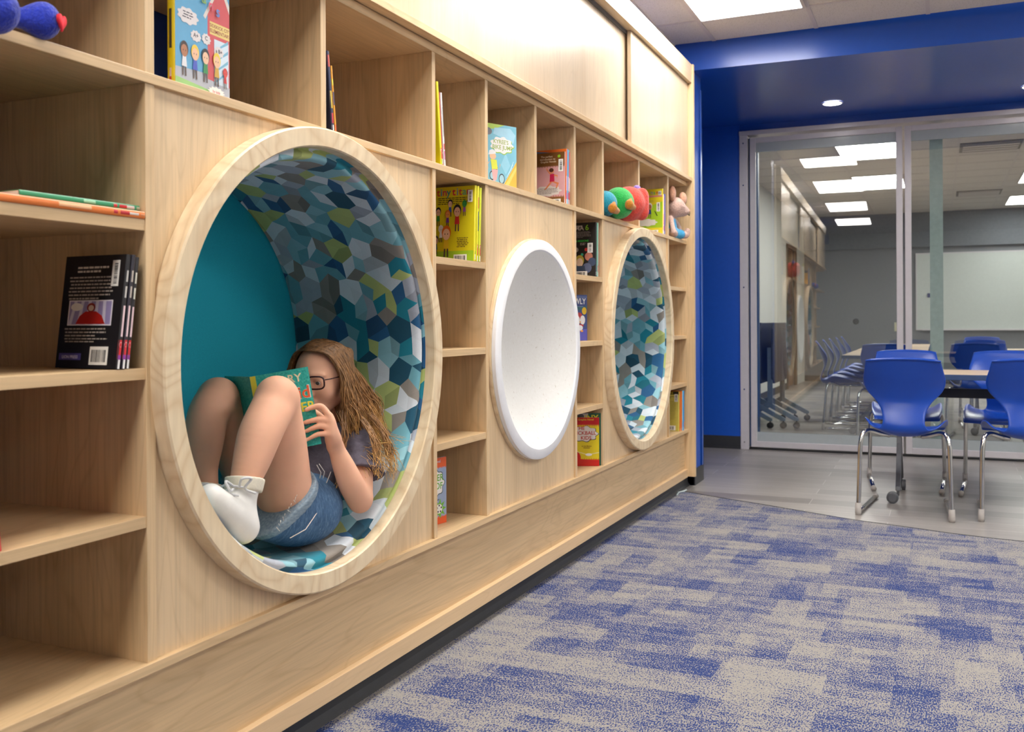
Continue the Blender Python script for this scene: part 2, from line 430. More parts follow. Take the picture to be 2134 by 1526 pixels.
# left wall of the far room with a doorway
sslab('wall_far_left', (-.82, -.72, 8.13, 15.35, 0, ZC + .05), WHITEW)
sslab('wall_far_left.001', (-.82, -.72, 16.35, 17.5, 0, ZC + .05), WHITEW)
sslab('wall_far_left.002', (-.82, -.72, 15.35, 16.35, 2.24, ZC + .05), WHITEW)
BRN = wood('dark door wood', 2, (120, 84, 60), 1.0)
d = MB().box(-.84, -.76, 15.38, 16.32, .01, 2.22); d3 = struct(d.build('door_3', BRN))
fr = MB().box(-.75, -.70, 15.31, 15.38, 0, 2.26).box(-.75, -.70, 16.32, 16.39, 0, 2.26).box(-.75, -.70, 15.31, 16.39, 2.22, 2.28); fr.build('door_frame', pm('bronze frame', (92, 76, 66), .5), d3)
hd = MB().tube([(-.76, 15.46, 1.0), (-.69, 15.46, 1.0), (-.69, 15.58, 1.0)], .011, 8); hd.build('door_handle', CHR, d3, True)
# baseboards
struct(MB().box(-.06, -.0, 6.128, 6.376, 0, .105).box(-.3, -.002, 6.368, 6.378, 0, .105).build('baseboard_end', RUB))
struct(MB().box(-1.5, -.064, 8.018, 8.03, 0, .105).box(-1.5, -.064, 8.008, 8.03, 0, .018).build('baseboard_back', RUB))
struct(MB().box(-.72, -.71, 8.13, 15.3, 0, .1).box(-.72, 6.1, 17.49, 17.5, 0, .1).build('baseboard_far', RUB))
struct(MB().box(-.004, .0, 6.33, 6.376, .105, 2.62).box(-.04, .0, 6.37, 6.375, .105, 2.62).build('trim_3', pm('blue corner guard', (30, 84, 180), .3)))

# ------------------------------------------------------------------ glass doors
def glass_mat():
    t = NT('clear door glass'); nt = t.t; nt.nodes.remove(t.b)
    tr_ = t.n('ShaderNodeBsdfTransparent'); tr_.inputs[0].default_value = (.84, .9, .88, 1)
    gl = t.n('ShaderNodeBsdfGlossy'); gl.inputs['Roughness'].default_value = .01; gl.inputs[0].default_value = (1, 1, 1, 1)
    fr_ = t.n('ShaderNodeFresnel'); fr_.inputs['IOR'].default_value = 1.5
    f = t.math('MULTIPLY', fr_.outputs[0], 4.2)
    mx = t.n('ShaderNodeMixShader'); t.l(f, mx.inputs[0]); t.l(tr_.outputs[0], mx.inputs[1]); t.l(gl.outputs[0], mx.inputs[2])
    t.l(mx.outputs[0], nt.nodes['Material Output'].inputs[0]); return t.m
GLASS = glass_mat()
FILM = pm('pale grey glazing rail', (176, 184, 186), .18, var=.01)
DY = 8.04
def yb(x): return DY + .02 * x
def ybox(mb, x0, x1, dy0, dy1, z0, z1):
    mb.prism([(x0, yb(x0) + dy0), (x1, yb(x1) + dy0), (x1, yb(x1) + dy1), (x0, yb(x0) + dy1)], lambda u, v, w_: (u, v, z0 + w_), z1 - z0); return mb
jm = MB(); ybox(jm, -.062, .004, -.02, .1, 0, 2.625)
jb = struct(jm.build('trim_4', ALU, bev=.002))
sc = MB()
for z in (.06, .5, 1.35, 2.2, 2.55): sc.tube([(-.03, DY - .018, z), (-.03, DY - .026, z)], .006, 8)
sc.build('screw', CHR, jb)
hm = MB(); ybox(hm, -.062, 6.1, -.03, .1, 2.615, 2.65); struct(hm.build('trim_5', ALU))
struct(ybox(MB(), -.062, 6.1, 0, .1, 2.65, 2.71).build('trim_6', BLUE2))
struct(ybox(MB(), .0, 6.1, 0, .09, .0, .012).build('trim_7', BLK))
DOORS = [(.020, 1.196), (1.212, 2.39), (2.406, 3.58), (3.596, 4.77), (4.786, 5.96)]
for i, (x0, x1) in enumerate(DOORS):
    f_ = MB(); st = .047
    for a, b_ in ((x0, x0 + st), (x1 - st, x1)): ybox(f_, a, b_, 0, .045, .02, 2.595)
    for z0, z1 in ((.02, .068), (2.552, 2.595)): ybox(f_, x0 + st, x1 - st, 0, .045, z0, z1)
    d = struct(f_.build('door_%d' % (i + (1 if i < 2 else 2)), ALU, bev=.003))
    WORLD[d.name] = Vector((0, 0, 0))
    gl = MB(); ybox(gl, x0 + st, x1 - st, .020, .021, .145, 2.475)
    gl.f = gl.f[2:3]; gl.mi = gl.mi[2:3]
    gl.build('glass', GLASS, d, fix=False)
    rl = MB(); ybox(rl, x0 + st, x1 - st, .016, .034, .068, .145); ybox(rl, x0 + st, x1 - st, .016, .034, 2.475, 2.552)
    rl.build('glazing_rail', FILM, d)
struct(ybox(MB(), 1.39, 1.485, .09, .13, .02, 2.6).build('trim_8', pm('pale grey green post', (168, 184, 182), .4)))
struct(ybox(MB(), -.03, .075, .05, .12, .02, 2.6).build('trim_9', pm('blue inner jamb', (40, 84, 140), .4)))

# ------------------------------------------------------------------ lights
EM = emit('light panel diffuser', (1, .97, .93, 1), PANEL_E)
def panel(x0, x1, y0, y1, label, group):
    t = thing('ceiling_light', label, 'ceiling light', ((x0 + x1) / 2, (y0 + y1) / 2, ZC - .012), group)
    MB().box(x0, x1, y0, y1, ZC - .011, ZC - .006).build('diffuser', EM, t)
    f_ = MB()
    for a in ((x0 - .02, x0, y0 - .02, y1 + .02), (x1, x1 + .02, y0 - .02, y1 + .02), (x0, x1, y0 - .02, y0), (x0, x1, y1, y1 + .02)): f_.box(a[0], a[1], a[2], a[3], ZC - .014, ZC)
    f_.build('frame', GRID, t); return t
panel(.158, .742, 4.46, 5.68, 'square lit panel in the ceiling tiles just in front of the blue beam', 'light panels in the ceiling above the carpet')
for y1 in (3.25, .8, -1.7): panel(.158, .742, y1 - 1.22, y1, 'rectangular ceiling light panel above the carpet, mirrored in the door glass', 'light panels in the ceiling above the carpet')
for y1 in (5.68, 3.25): panel(2.70, 3.28, y1 - 1.22, y1, 'unseen ceiling light panel added to brighten the shelves, over the open carpet', 'light panels in the ceiling above the carpet')  # column added out of view to throw light onto the shelves
for y1 in (5.68, 3.25, .8): panel(4.6, 5.18, y1 - 1.22, y1, 'unseen ceiling light panel added to brighten the nook, near the right wall', 'light panels in the ceiling above the carpet')  # further unseen panels, added so more light reaches into the nook
RG = 'light panels in the far room'
panel(.48, 1.06, 10.35, 11.35, 'nearest and largest light panel seen through the left glass door', RG)
panel(.46, 1.04, 12.7, 14.0, 'second lit panel behind the nearest one, seen through the left glass door', RG)
panel(2.42, 3.0, 12.9, 14.2, 'nearest of the lit panels at the right edge seen through the glass', RG)
panel(2.42, 3.0, 15.7, 16.8, 'farthest small lit panel above the whiteboard wall', RG)
panel(4.3, 4.9, 10.5, 11.7, 'lit ceiling panel on the hidden right side of the far room', RG)
for (x, y), lb in (((.73, 7.50), 'round downlight in the blue soffit above the left glass door'), ((2.06, 7.56), 'round downlight in the blue soffit at the right edge')):
    t = thing('downlight', lb, 'downlight', (x, y, 2.705), 'round downlights in the blue soffit')
    MB().revolve([(0, -.004), (.062, -.004), (.064, 0)], (x, y, 2.703), 'z', 32).build('lens', emit('downlight lens', (1, .95, .9, 1), DOWN_E), t)
    MB().revolve([(.064, 0), (.066, -.006), (.073, -.003), (.074, .001)], (x, y, 2.703), 'z', 32).build('trim_ring', WHT, t, True)
for (x, y), lb in (((1.95, 11.1), 'slotted air vent in the far ceiling, the nearer one'), ((1.98, 15.1), 'slotted air vent in the far ceiling, the farther one')):
    t = thing('air_vent', lb, 'air vent', (x, y, ZC - .01), 'air vents in the far room ceiling')
    m = MB()
    for k in range(4): m.box(x - .26 + .0 * k, x + .26, y - .24 + .13 * k, y - .16 + .13 * k, ZC - .03, ZC - .006)
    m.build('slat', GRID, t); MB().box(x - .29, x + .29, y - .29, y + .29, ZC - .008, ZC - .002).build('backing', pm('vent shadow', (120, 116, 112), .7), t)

# ------------------------------------------------------------------ BOOKCASE
DIV = [(1.440, 1.465), (2.037, 2.060), (2.628, 2.650), (3.012, 3.034), (3.461, 3.483), (3.905, 3.929), (4.285, 4.311), (4.881, 4.907), (5.478, 5.504)]
ZB, ZL, ZT = .388, 1.576, 1.925        # tops of base ledge and long ledge, underside of top board
YA, YE = -1.3, 5.931
bc = thing('bookcase', 'long built-in light maple bookcase with open cubbies and round cut-outs', 'bookcase', (-.25, 2.3, 0))
BK = -.5
MB().box(BK, .006, YA, YE, ZB - .021, ZB).build('bottom_shelf', WY, bc, bev=.0012)
MB().box(BK, .002, YA, YE, ZL - .021, ZL).build('long_shelf', WY, bc, bev=.0012)
MB().box(BK, .0, YA, YE, ZT, ZT + .025).build('top_board', WY, bc, bev=.0012)
MB().box(-.055, -.02, YA, YE, .134, ZB - .021).build('lower_panel', wood('maple plinth board', 1, (213, 182, 139), 1.0, .42, 2.2), bc)
MB().box(-.055, .0, YA, YE, .084, .134).build('bottom_rail', WEDGE, bc, bev=.0012)
for i, (a, b_) in enumerate(DIV):
    full = i in (0, 2, 3, 5, 6, 8)
    MB().box(BK, -.002, a, b_, ZB if full else ZL, ZL - .021 if full else ZT).build('divider', WV, bc, bev=.001)
    if full: MB().box(BK, -.002, a, b_, ZL, ZT).build('divider', WV, bc, bev=.001)
for a, b_ in ((2.650, 3.012), (3.929, 4.285), (5.504, 5.931), (.55, 1.44), (-.35, .53)):
    for z in (.683, .981, 1.28): MB().box(BK, -.004, a, b_, z - .023, z).build('shelf', WY, bc, bev=.001)
MB().box(BK, -.002, .53, .55, ZB, ZT).build('divider', WV, bc)
def ring_panel(y0, y1, yc, zc, r, name, mat):
    z0, z1 = ZB, ZL - .021; m = MB(); n = 96
    def edgept(t):
        dy, dz = math.cos(t), math.sin(t); k = 1e9
        if dy > 1e-6: k = min(k, (y1 - yc) / dy)
        if dy < -1e-6: k = min(k, (y0 - yc) / dy)
        if dz > 1e-6: k = min(k, (z1 - zc) / dz)
        if dz < -1e-6: k = min(k, (z0 - zc) / dz)
        return yc + dy * k, zc + dz * k
    ts = sorted([2 * PI * i / n for i in range(n)] + [math.atan2(z - zc, y - yc) % (2 * PI) for y in (y0, y1) for z in (z0, z1)])
    N = len(ts)
    for xx in (-.010, -.028):
        m.grid(lambda i, j: (xx,) + ((yc + r * math.cos(ts[i]), zc + r * math.sin(ts[i])) if j == 0 else edgept(ts[i])), N, 2, True)
    return m.build(name, mat, bc)
RY1, RY3, RZ = 2.037, 4.891, .978
ring_panel(1.465, 2.628, RY1, RZ, .545, 'panel', WP)
ring_panel(4.311, 5.478, RY3, RZ, .545, 'panel', WP)
ring_panel(3.034, 3.905, 3.47, .962, .415, 'panel', WP)
# seat-height plinth in black rubber cove under the case
pk = MB(); pk.prism([(-.075, 0), (-.034, 0), (-.036, .006), (-.044, .013), (-.05, .03), (-.051, .084), (-.075, .084)], lambda u, v, w_: (u, YA + w_, v), 6.13 - YA)
struct(pk.build('baseboard_bookcase', RUB))
pl = MB().tube([(-.012, 5.70, .008), (-.022, 5.78, .012), (-.004, 5.83, .01), (.002, 5.88, .012)], .006, 8)
o = pl.build('plastic_strip', pm('pale plastic', (190, 204, 204), .3), None, True); o['label'] = 'small pale curl of plastic strip at the far corner of the bookcase base'; o['category'] = 'plastic strip'
# end panel
MB().box(BK, .047, YE, YE + .03, .088, 2.69).build('end_panel', WV, bc, bev=.0015)
MB().box(BK, .04, YE + .03, 6.128, .105, 2.69).v
MB().box(BK, .0, YE + .03, 6.127, .11, 2.68).build('filler_panel', WV, bc)

# upper cabinet with sliding doors
uc = thing('storage_cabinet', 'long light maple upper cabinet with tall sliding doors above the cubbies', 'cabinet', (-.2, 2.3, 1.95))
MB().box(BK, .037, YA, YE - .001, 1.952, 1.974).build('cabinet_base', WY, uc, bev=.0012)
MB().box(-.14, .037, YA, YE - .001, 2.571, 2.689).build('fascia', wood('maple fascia', 1, (216, 194, 162), .6, .35), uc, bev=.0012)
MB().box(BK, -.14, YA, YE - .001, 2.66, 2.685).build('cabinet_top', WY, uc)
MB().box(-.04, -.01, YA, YE - .001, 2.555, 2.571).box(-.10, -.06, YA, YE - .001, 2.555, 2.571).build('sliding_track', DGREY, uc)
def dxy(px): return px
for (a, b_, xx, lb) in ((4.714, 5.925, .012, 'front sliding door at the far end'), (3.3, 4.76, -.022, None), (1.8, 3.32, .012, None), (.2, 1.84, -.022, None), (-1.3, .24, .012, None)):
    MB().box(xx - .02, xx, a, b_, 1.976, 2.568).build('sliding_door', WD, uc, bev=.001, label=lb)

# nooks
FAB = NT('geometric nook fabric'); at_ = FAB.n('ShaderNodeAttribute', attribute_name='Col'); 
wv_ = FAB.noise(FAB.coord((900, 900, 900)), 1, 1)
FAB.l(FAB.mix(1, at_.outputs['Color'], FAB.ramp(wv_, [(.3, (.9, .9, .9, 1)), (.7, (1, 1, 1, 1))]), 'MULTIPLY'), FAB.b.inputs['Base Color'])
FAB.b.inputs['Roughness'].default_value = .85; FAB.b.inputs['Sheen Weight'].default_value = .15; FAB = FAB.m
PAL = [rgb(*c_) for c_ in ((22, 134, 154), (112, 172, 186), (212, 222, 228), (36, 96, 142), (188, 200, 122), (148, 140, 132), (172, 178, 190), (18, 80, 104), (146, 196, 206), (224, 230, 236))]
def cushion(yc, zc, parent, seed):
    rnd = random.Random(seed)
    prof = spline([(.5375, -.0), (.5365, -.018), (.530, -.010), (.522, -.004), (.5135, -.012), (.511, -.03), (.5125, -.08), (.516, -.2), (.52, -.34), (.523, -.478)], 6)
    L = [0]
    for p, q in zip(prof, prof[1:]): L.append(L[-1] + math.hypot(p[0] - q[0], p[1] - q[1]))
    def at(s):
        s = max(0, min(L[-1] - 1e-6, s))
        for i in range(len(L) - 1):
            if L[i + 1] >= s: break
        t = (s - L[i]) / max(1e-9, L[i + 1] - L[i]); return prof[i][0] * (1 - t) + prof[i + 1][0] * t, prof[i][1] * (1 - t) + prof[i + 1][1] * t
    nu = 72; du = 2 * PI / nu; R0 = .515; eu = du * R0; ev = eu * .866; nv = int(L[-1] / ev) + 2
    jit = {}
    def P_(i, j):
        k = (i % nu, j)
        if k not in jit: jit[k] = (rnd.uniform(-.22, .22), rnd.uniform(-.22, .22) if 0 < j < nv - 1 else 0)
        a, b2 = jit[k]; return (i + a + (.5 if j % 2 else 0)) * du, (j + b2) * ev
    hexes = {}; V = []; Fs = []; Cs = []
    def hexcol(a, b2, sec):
        k = ((a) % nu, b2)
        if k not in hexes:
            A, B, C = rnd.sample(range(len(PAL)), 3); a1, a2 = (A, 1.04), (A, .70)
            st = rnd.choice(([a1, a1, a1, a2, a2, a2], [a1, a1, a1, a1, a2, a2], [a1] * 6, [a1, a1, a2, a2, (B, 1), (B, 1)], [a1, a1, a1, (B, 1), (B, 1), (B, .85)],
                             [a1, a1, (B, 1), (B, 1), (C, 1), (C, 1)], [a1, a1, a1, a1, (B, 1), (B, 1)]))
            r = rnd.randrange(6); hexes[k] = st[r:] + st[:r]
        q_, m_ = hexes[k][sec % 6]
        return tuple(c_ * m_ for c_ in PAL[q_])
    def surf(u, s):
        r, x = at(s); return (x, yc + r * math.cos(u), zc + r * math.sin(u))
    def ax(i, j): return i - (j // 2), j   # axial
    for j in range(nv - 1):
        for i in range(nu):
            if j % 2 == 0: tris = [((i, j), (i + 1, j), (i, j + 1)), ((i, j + 1), (i + 1, j), (i + 1, j + 1))]
            else: tris = [((i, j), (i + 1, j), (i + 1, j + 1)), ((i, j), (i + 1, j + 1), (i, j + 1))]
            for T in tris:
                cc = None
                for (p, q) in T:
                    # class by lattice
                    a = p - (q // 2)
                    if (a - q) % 3 == 0: cc = (p, q)
                if cc is None: cc = T[0]
                cu, cv = (cc[0] + (.5 if cc[1] % 2 else 0)), cc[1]
                mu = sum(p + (.5 if q % 2 else 0) for p, q in T) / 3; mv = sum(q for p, q in T) / 3
                sec = int((math.atan2((mv - cv) * .866, mu - cu) % (2 * PI)) / (PI / 3))
                colr = hexcol(cc[0], cc[1], sec); sh = 1 + rnd.uniform(-.05, .03)
                a, b2, c2 = [P_(*t) for t in T]
                n_ = 3; base = {}
                for p in range(n_ + 1):
                    for q in range(n_ + 1 - p):
                        wa, wb, wc = p / n_, q / n_, 1 - (p + q) / n_
                        base[(p, q)] = len(V); V.append(surf(a[0] * wa + b2[0] * wb + c2[0] * wc, a[1] * wa + b2[1] * wb + c2[1] * wc))
                for p in range(n_):
                    for q in range(n_ - p):
                        Fs.append((base[(p, q)], base[(p + 1, q)], base[(p, q + 1)])); Cs.append(tuple(min(1, x_ * sh) for x_ in colr[:3]) + (1,))
                        if p + q < n_ - 1: Fs.append((base[(p + 1, q)], base[(p + 1, q + 1)], base[(p, q + 1)])); Cs.append(Cs[-1])
    off = WORLD[parent.name]
    me = bpy.data.meshes.new('cushion'); me.from_pydata([(x - off[0], y - off[1], z - off[2]) for x, y, z in V], [], Fs)
    ca = me.attributes.new('Col', 'FLOAT_COLOR', 'CORNER')
    ca.data.foreach_set('color', np.repeat(np.array(Cs, np.float32), 3, 0).ravel())
    bm = bmesh.new(); bm.from_mesh(me); bmesh.ops.remove_doubles(bm, verts=bm.verts, dist=.0002); bmesh.ops.recalc_face_normals(bm, faces=bm.faces); bm.to_mesh(me); bm.free()
    return finish('cushion', me, [FAB], parent, True)
TEAL = NT('teal upholstery'); nn = TEAL.noise(TEAL.coord((700, 700, 700)), 1, 1)
TEAL.l(TEAL.ramp(nn, [(.3, rgb(0, 146, 168)), (.7, rgb(8, 166, 188))]), TEAL.b.inputs['Base Color']); TEAL.b.inputs['Roughness'].default_value = .8; TEAL = TEAL.m
def nook(yc, label, seed):
    t = thing('reading_nook', label, 'reading nook', (0, yc, RZ), 'round reading nooks in the bookcase')
    pr = [(.538, .031), (.541, .035), (.583, .035), (.587, .031), (.587, -.0095), (.56, -.0095), (.56, -.03), (.5385, -.03), (.538, -.025), (.538, .031)]
    MB().revolve(pr, (0, yc, RZ), 'x', 160).build('ring_frame', WR, t, True).modifiers.new('e', 'EDGE_SPLIT').split_angle = .6
    cushion(yc, RZ, t, seed)
    MB().revolve([(0, -.475), (.3, -.474), (.46, -.474), (.505, -.475), (.524, -.479), (.538, -.49)], (0, yc, RZ), 'x', 96).build('back_cushion', TEAL, t, True)
    MB().revolve([(.545, -.031), (.545, -.499), (0, -.499)], (0, yc, RZ), 'x', 64).build('drum', WX, t)
    return t
nook(RY1, 'large round padded nook with wooden ring where the girl sits reading', 3)
nook(RY3, 'far round padded nook with wooden ring, empty, beyond the white disc', 11)

# white concave disc
dc = thing('wall_disc', 'round white concave dish with speckles mounted on the maple panel between the nooks', 'wall disc', (0, 3.47, .962))
t = NT('white speckled felt'); v = t.coord((1, 1, 1)); f = t.noise(v, 90, 2, .5)
t.l(t.ramp(f, [(.24, rgb(186, 176, 160)), (.30, rgb(224, 222, 217)), (.8, rgb(229, 228, 224))]), t.b.inputs['Base Color']); t.b.inputs['Roughness'].default_value = .5
DISCM = t.m
pr = [(0, -.11)] + [(.388 * math.sin(a * PI / 2 / 14), .02 - .13 * math.cos(a * PI / 2 / 14) ** 1.0) for a in range(1, 14)]
pr = [(.388 * i / 16, -.115 + .135 * (i / 16) ** 2.2) for i in range(17)]
MB().revolve(pr, (0, 3.47, .962), 'x', 128).build('dish', DISCM, dc, True)
MB().revolve([(.388, .02), (.392, .026), (.425, .026), (.4315, .02), (.4315, .006), (.42, .004)], (0, 3.47, .962), 'x', 128).build('rim', pm('white rim', (238, 238, 240), .45, var=.01), dc, True).modifiers.new('e', 'EDGE_SPLIT').split_angle = .8
MB().revolve([(.436, .005), (.436, -.0095), (.40, -.0095), (.40, .005), (.436, .005)], (0, 3.47, .962), 'x', 128).build('wooden_ring', WR, dc, True).modifiers.new('e', 'EDGE_SPLIT').split_angle = .8

# ================================================================== BOOKS
def ngon(cx, cz, rx, rz, n=24, ph=0): return [(cx + rx * math.cos(2 * PI * i / n + ph), cz + rz * math.sin(2 * PI * i / n + ph)) for i in range(n)]
def burst(cx, cz, r1, r2, n=12, sy=1): return [(cx + (r1 if i % 2 else r2) * math.cos(PI * i / n), cz + sy * (r1 if i % 2 else r2) * math.sin(PI * i / n)) for i in range(2 * n)]
def cloud(cx, cz, rx, rz, n=9): return [(cx + rx * (1 + .09 * math.cos(n * t)) * math.cos(t), cz + rz * (1 + .09 * math.cos(n * t)) * math.sin(t)) for t in [2 * PI * i / 54 for i in range(54)]]
def teeth(a0, a1, z0, h, n): 
    p = [(a0, z0)]
    for i in range(n): p += [(a0 + (a1 - a0) * (i + .5) / n, z0 + h * (1 if i % 2 else .7)), (a0 + (a1 - a0) * (i + 1) / n, z0)]
    return p + [(a1, z0 - abs(h) * 1e-3 * (1 if h > 0 else -1))]
CC = {}
def cm(r, g, b, rough=.35):
    k = (r, g, b)
    if k not in CC: CC[k] = pm('print %d %d %d' % k, k, rough, var=.015)
    return CC[k]
def kid(cx, z, s, hair, shirt, skin=(224, 178, 140)):
    """simple cartoon child: shoes, legs, shirt, head, hair"""
    o = []
    for q in (-1, 1): o += [('poly', [(cx + q * .1 * s - .04 * s, z), (cx + q * .1 * s + .04 * s, z), (cx + q * .08 * s + .04 * s, z + .3 * s), (cx + q * .08 * s - .04 * s, z + .3 * s)], (90, 70, 60))]
    o += [('poly', [(cx - .17 * s, z + .28 * s), (cx + .17 * s, z + .28 * s), (cx + .11 * s, z + .62 * s), (cx - .11 * s, z + .62 * s)], shirt)]
    o += [('poly', ngon(cx, z + .82 * s, .26 * s, .24 * s), hair), ('poly', ngon(cx, z + .76 * s, .21 * s, .19 * s), skin), ('poly', ngon(cx - .08 * s, z + .77 * s, .02 * s, .03 * s, 8), (30, 30, 30)), ('poly', ngon(cx + .08 * s, z + .77 * s, .02 * s, .03 * s, 8), (30, 30, 30))]
    return o
def lines(a0, a1, z0, z1, n, col, rnd, wid=.45):
    o = []; p = (z1 - z0) / n
    for i in range(n):
        z = z1 - p * (i + 1) + p * (1 - wid) / 2; a = a0 + rnd.uniform(0, .03)
        e = a1 - (rnd.uniform(0, .06) if i < n - 1 else (a1 - a0) * .3)
        while a < e:
            q = min(e, a + rnd.uniform(.03, .09)); o.append(('rect', a, q, z, z + p * wid, col)); a = q + .012
    return o
def barcode(a0, a1, z0, z1, vert=False):
    o = [('rect', a0, a1, z0, z1, (238, 236, 230))]; n = 13; rr = random.Random(int(a0 * 1000) + 5)
    for i in range(n):
        t0 = .1 + .8 * i / n; t1 = t0 + .8 / n * rr.choice((.35, .55, .75))
        if vert: o.append(('rect', a0 + (a1 - a0) * .3, a0 + (a1 - a0) * .75, z0 + (z1 - z0) * t0, z0 + (z1 - z0) * t1, (30, 30, 32)))
        else: o.append(('rect', a0 + (a1 - a0) * t0, a0 + (a1 - a0) * t1, z0 + (z1 - z0) * .15, z0 + (z1 - z0) * .82, (30, 30, 32)))
    return o
def book(label, W, H, T, cover, spine, M, art=None, face='back', spart=None, group=None, pages_c=None, curved=.0):
    """local frame: x thickness, y from spine to fore-edge, z up; M places it in the room"""
    t = thing('book', label, 'book', (0, 0, 0), group)
    t.matrix_world = M; WORLD[t.name] = Vector((0, 0, 0))
    e = .0011 if T < .02 else .002
    c = MB().m(0); ins = .003 if T > .013 else .0005
    c.box(0, e, .0008, W, 0, H).box(T - e, T, .0008, W, 0, H); c.m(1)
    n = 8; bul = min(.0035, T * .22)
    o_ = [(T / 2 - T / 2 * math.cos(PI * i / n), -bul * math.sin(PI * i / n)) for i in range(n + 1)]; i_ = [(min(max(x, e), T - e), y + e) for x, y in o_]
    c.prism(o_ + i_[::-1], lambda u, v, w_: (u, v, w_), H)
    c.build('cover', [cm(*cover), cm(*spine)], t, local=True)
    MB().box(e, T - e, .002, W - ins, ins, H - ins).build('pages', PAGE, t, local=True)
    def emit_art(ops, fn, name, aw, ah, lay0=1):
        mb = MB(); mats = []; idx = {}
        def mi(col):
            if col not in idx: idx[col] = len(mats); mats.append(cm(*col))
            mb.m(idx[col])
        lay = 0; last = None
        for k, op in enumerate(ops):
            key = (op[0], op[-1]) if op[0] == 'rect' else k
            if key != last: lay += 1
            last = key; off = .0003 + .00005 * lay
            if op[0] == 'rect':
                mi(op[5]); a0, a1, z0, z1 = op[1:5]; mb.face([fn(a, z, off) for a, z in ((a0, z0), (a1, z0), (a1, z1), (a0, z1))])
            elif op[0] == 'poly':
                mi(op[2]); mb.face([fn(max(0, min(1, a)), max(0, min(1, z)), off) for a, z in op[1]])
            elif op[0] == 'text':
                _, s_, ca, cz, size, col = op[:6]; ang = op[6] if len(op) > 6 else 0; mi(col)
                vs, fs = text_geo(s_, size); b0 = len(mb.v)
                for v in vs:
                    x, y = v[0] * math.cos(ang) - v[1] * math.sin(ang), v[0] * math.sin(ang) + v[1] * math.cos(ang)
                    mb.v.append(tuple(fn(ca + x / aw, cz + y / ah, off)))
                for f in fs: mb.f.append(tuple(b0 + i for i in f)); mb.mi.append(mb.cur)
        mb.build(name, mats, t, local=True, fix=False)
    if art:
        if face == 'back': emit_art(art, lambda a, z, o: (-o, W * (1 - a), z * H), 'cover_art', W, H)
        else: emit_art(art, lambda a, z, o: (T + o, W * a, z * H), 'cover_art', W, H)
    sp = spart if spart is not None else [('rect', .1, .9, .015, .085, (240, 238, 232)), ('rect', .05, .95, .09, .2, (206, 40, 52)), ('poly', ngon(.5, .16, .3, .022, 12), (240, 232, 228))]
    def sfn(a, z, o):
        return (T * a, -bul * math.sin(PI * max(.0, min(1, a))) - o, z * H)
    # spine art bends over the rounded spine: split rectangles
    ops = []
    for op in sp:
        if op[0] == 'rect':
            for q in range(4): ops.append(('rect', op[1] + (op[2] - op[1]) * q / 4, op[1] + (op[2] - op[1]) * (q + 1) / 4) + op[3:])
        else: ops.append(op)
    if ops: emit_art(ops, sfn, 'spine_art', T, H)
    return t
def shelved(Y, z, X=-.004, lean=0, yaw=0):
    z += .0125 * max(0, math.sin(lean))
    return Matrix.Translation((X, Y, z)) @ Matrix.Rotation(PI / 2 + yaw, 4, 'Z') @ Matrix.Rotation(lean, 4, 'Y')
def faceout(Rx, Ry, z, psi, W, T):
    ox = Rx - W * math.sin(psi) - T * math.cos(psi); oy = Ry - W * math.cos(psi) + T * math.sin(psi)
    return Matrix.Translation((ox, oy, z)) @ Matrix.Rotation(-psi, 4, 'Z')
rg = random.Random(5); D5 = math.radians
S0 = .0006
# black paperbacks on the left shelf
art = [('rect', .0, 1, 0, 1, (28, 26, 28))] + lines(.2, .78, .84, .91, 2, (214, 208, 200), rg, .5) + lines(.1, .84, .60, .82, 7, (176, 168, 160), rg, .42)
art += [('rect', .13, .86, .375, .60, (226, 222, 230)), ('rect', .15, .84, .385, .59, (150, 140, 186))]
for k in range(5): art.append(('poly', [(.15 + .14 * k, .385), (.2 + .14 * k, .385), (.27 + .12 * k, .59), (.22 + .12 * k, .59)], (210, 206, 226)))
art += [('poly', [(.27, .388), (.76, .388), (.70, .46), (.60, .50), (.42, .50), (.33, .46)], (178, 34, 26)), ('poly', ngon(.51, .535, .07, .04), (150, 44, 34)), ('poly', ngon(.51, .53, .045, .026), (214, 190, 170)), ('poly', ngon(.27, .54, .1, .035), (232, 228, 224))]
art += lines(.1, .84, .27, .36, 3, (176, 168, 160), rg, .42) + lines(.1, .84, .22, .27, 2, (176, 168, 160), rg, .42)
art += [('rect', .05, .42, .07, .13, (84, 78, 150)), ('text', 'LION PRESS', .235, .085, .0085, (220, 214, 240))] + barcode(.56, .86, .03, .19) + barcode(.80, .92, .72, .95, True)
spa = lambda c2: [('rect', .1, .9, .0, .08, (238, 236, 232)), ('rect', .0, 1, .09, .25, (214, 36, 48)), ('poly', ngon(.5, .21, .35, .022, 12), (240, 220, 220)), ('rect', .3, .75, .28, .55, (236, 206, 210)), ('rect', .3, .7, .62, .72, c2), ('rect', .3, .7, .76, .86, c2), ('rect', .1, .9, .08, .12, (150, 60, 160))]
G = 'black paperbacks on the left shelf'
book('black paperback with back cover text and red hooded figure picture, left shelf', .163, .226, .0105, (28, 26, 28), (34, 32, 36), shelved(1.364, .981 + S0, -.005, D5(7.5)), art, 'back', spa((200, 196, 190)), G)
book('slim black paperback spine right behind the text-covered black one', .150, .226, .0100, (30, 28, 34), (44, 40, 52), shelved(1.3765, .981 + S0, -.004, D5(7.3)), None, 'back', spa((190, 180, 170)), G)
book('slim black paperback spine touching the maple upright, last of the black ones', .150, .222, .0100, (30, 28, 34), (36, 34, 40), shelved(1.3885, .981 + S0, -.006, D5(7.2)), None, 'back', spa((220, 216, 200)), G)
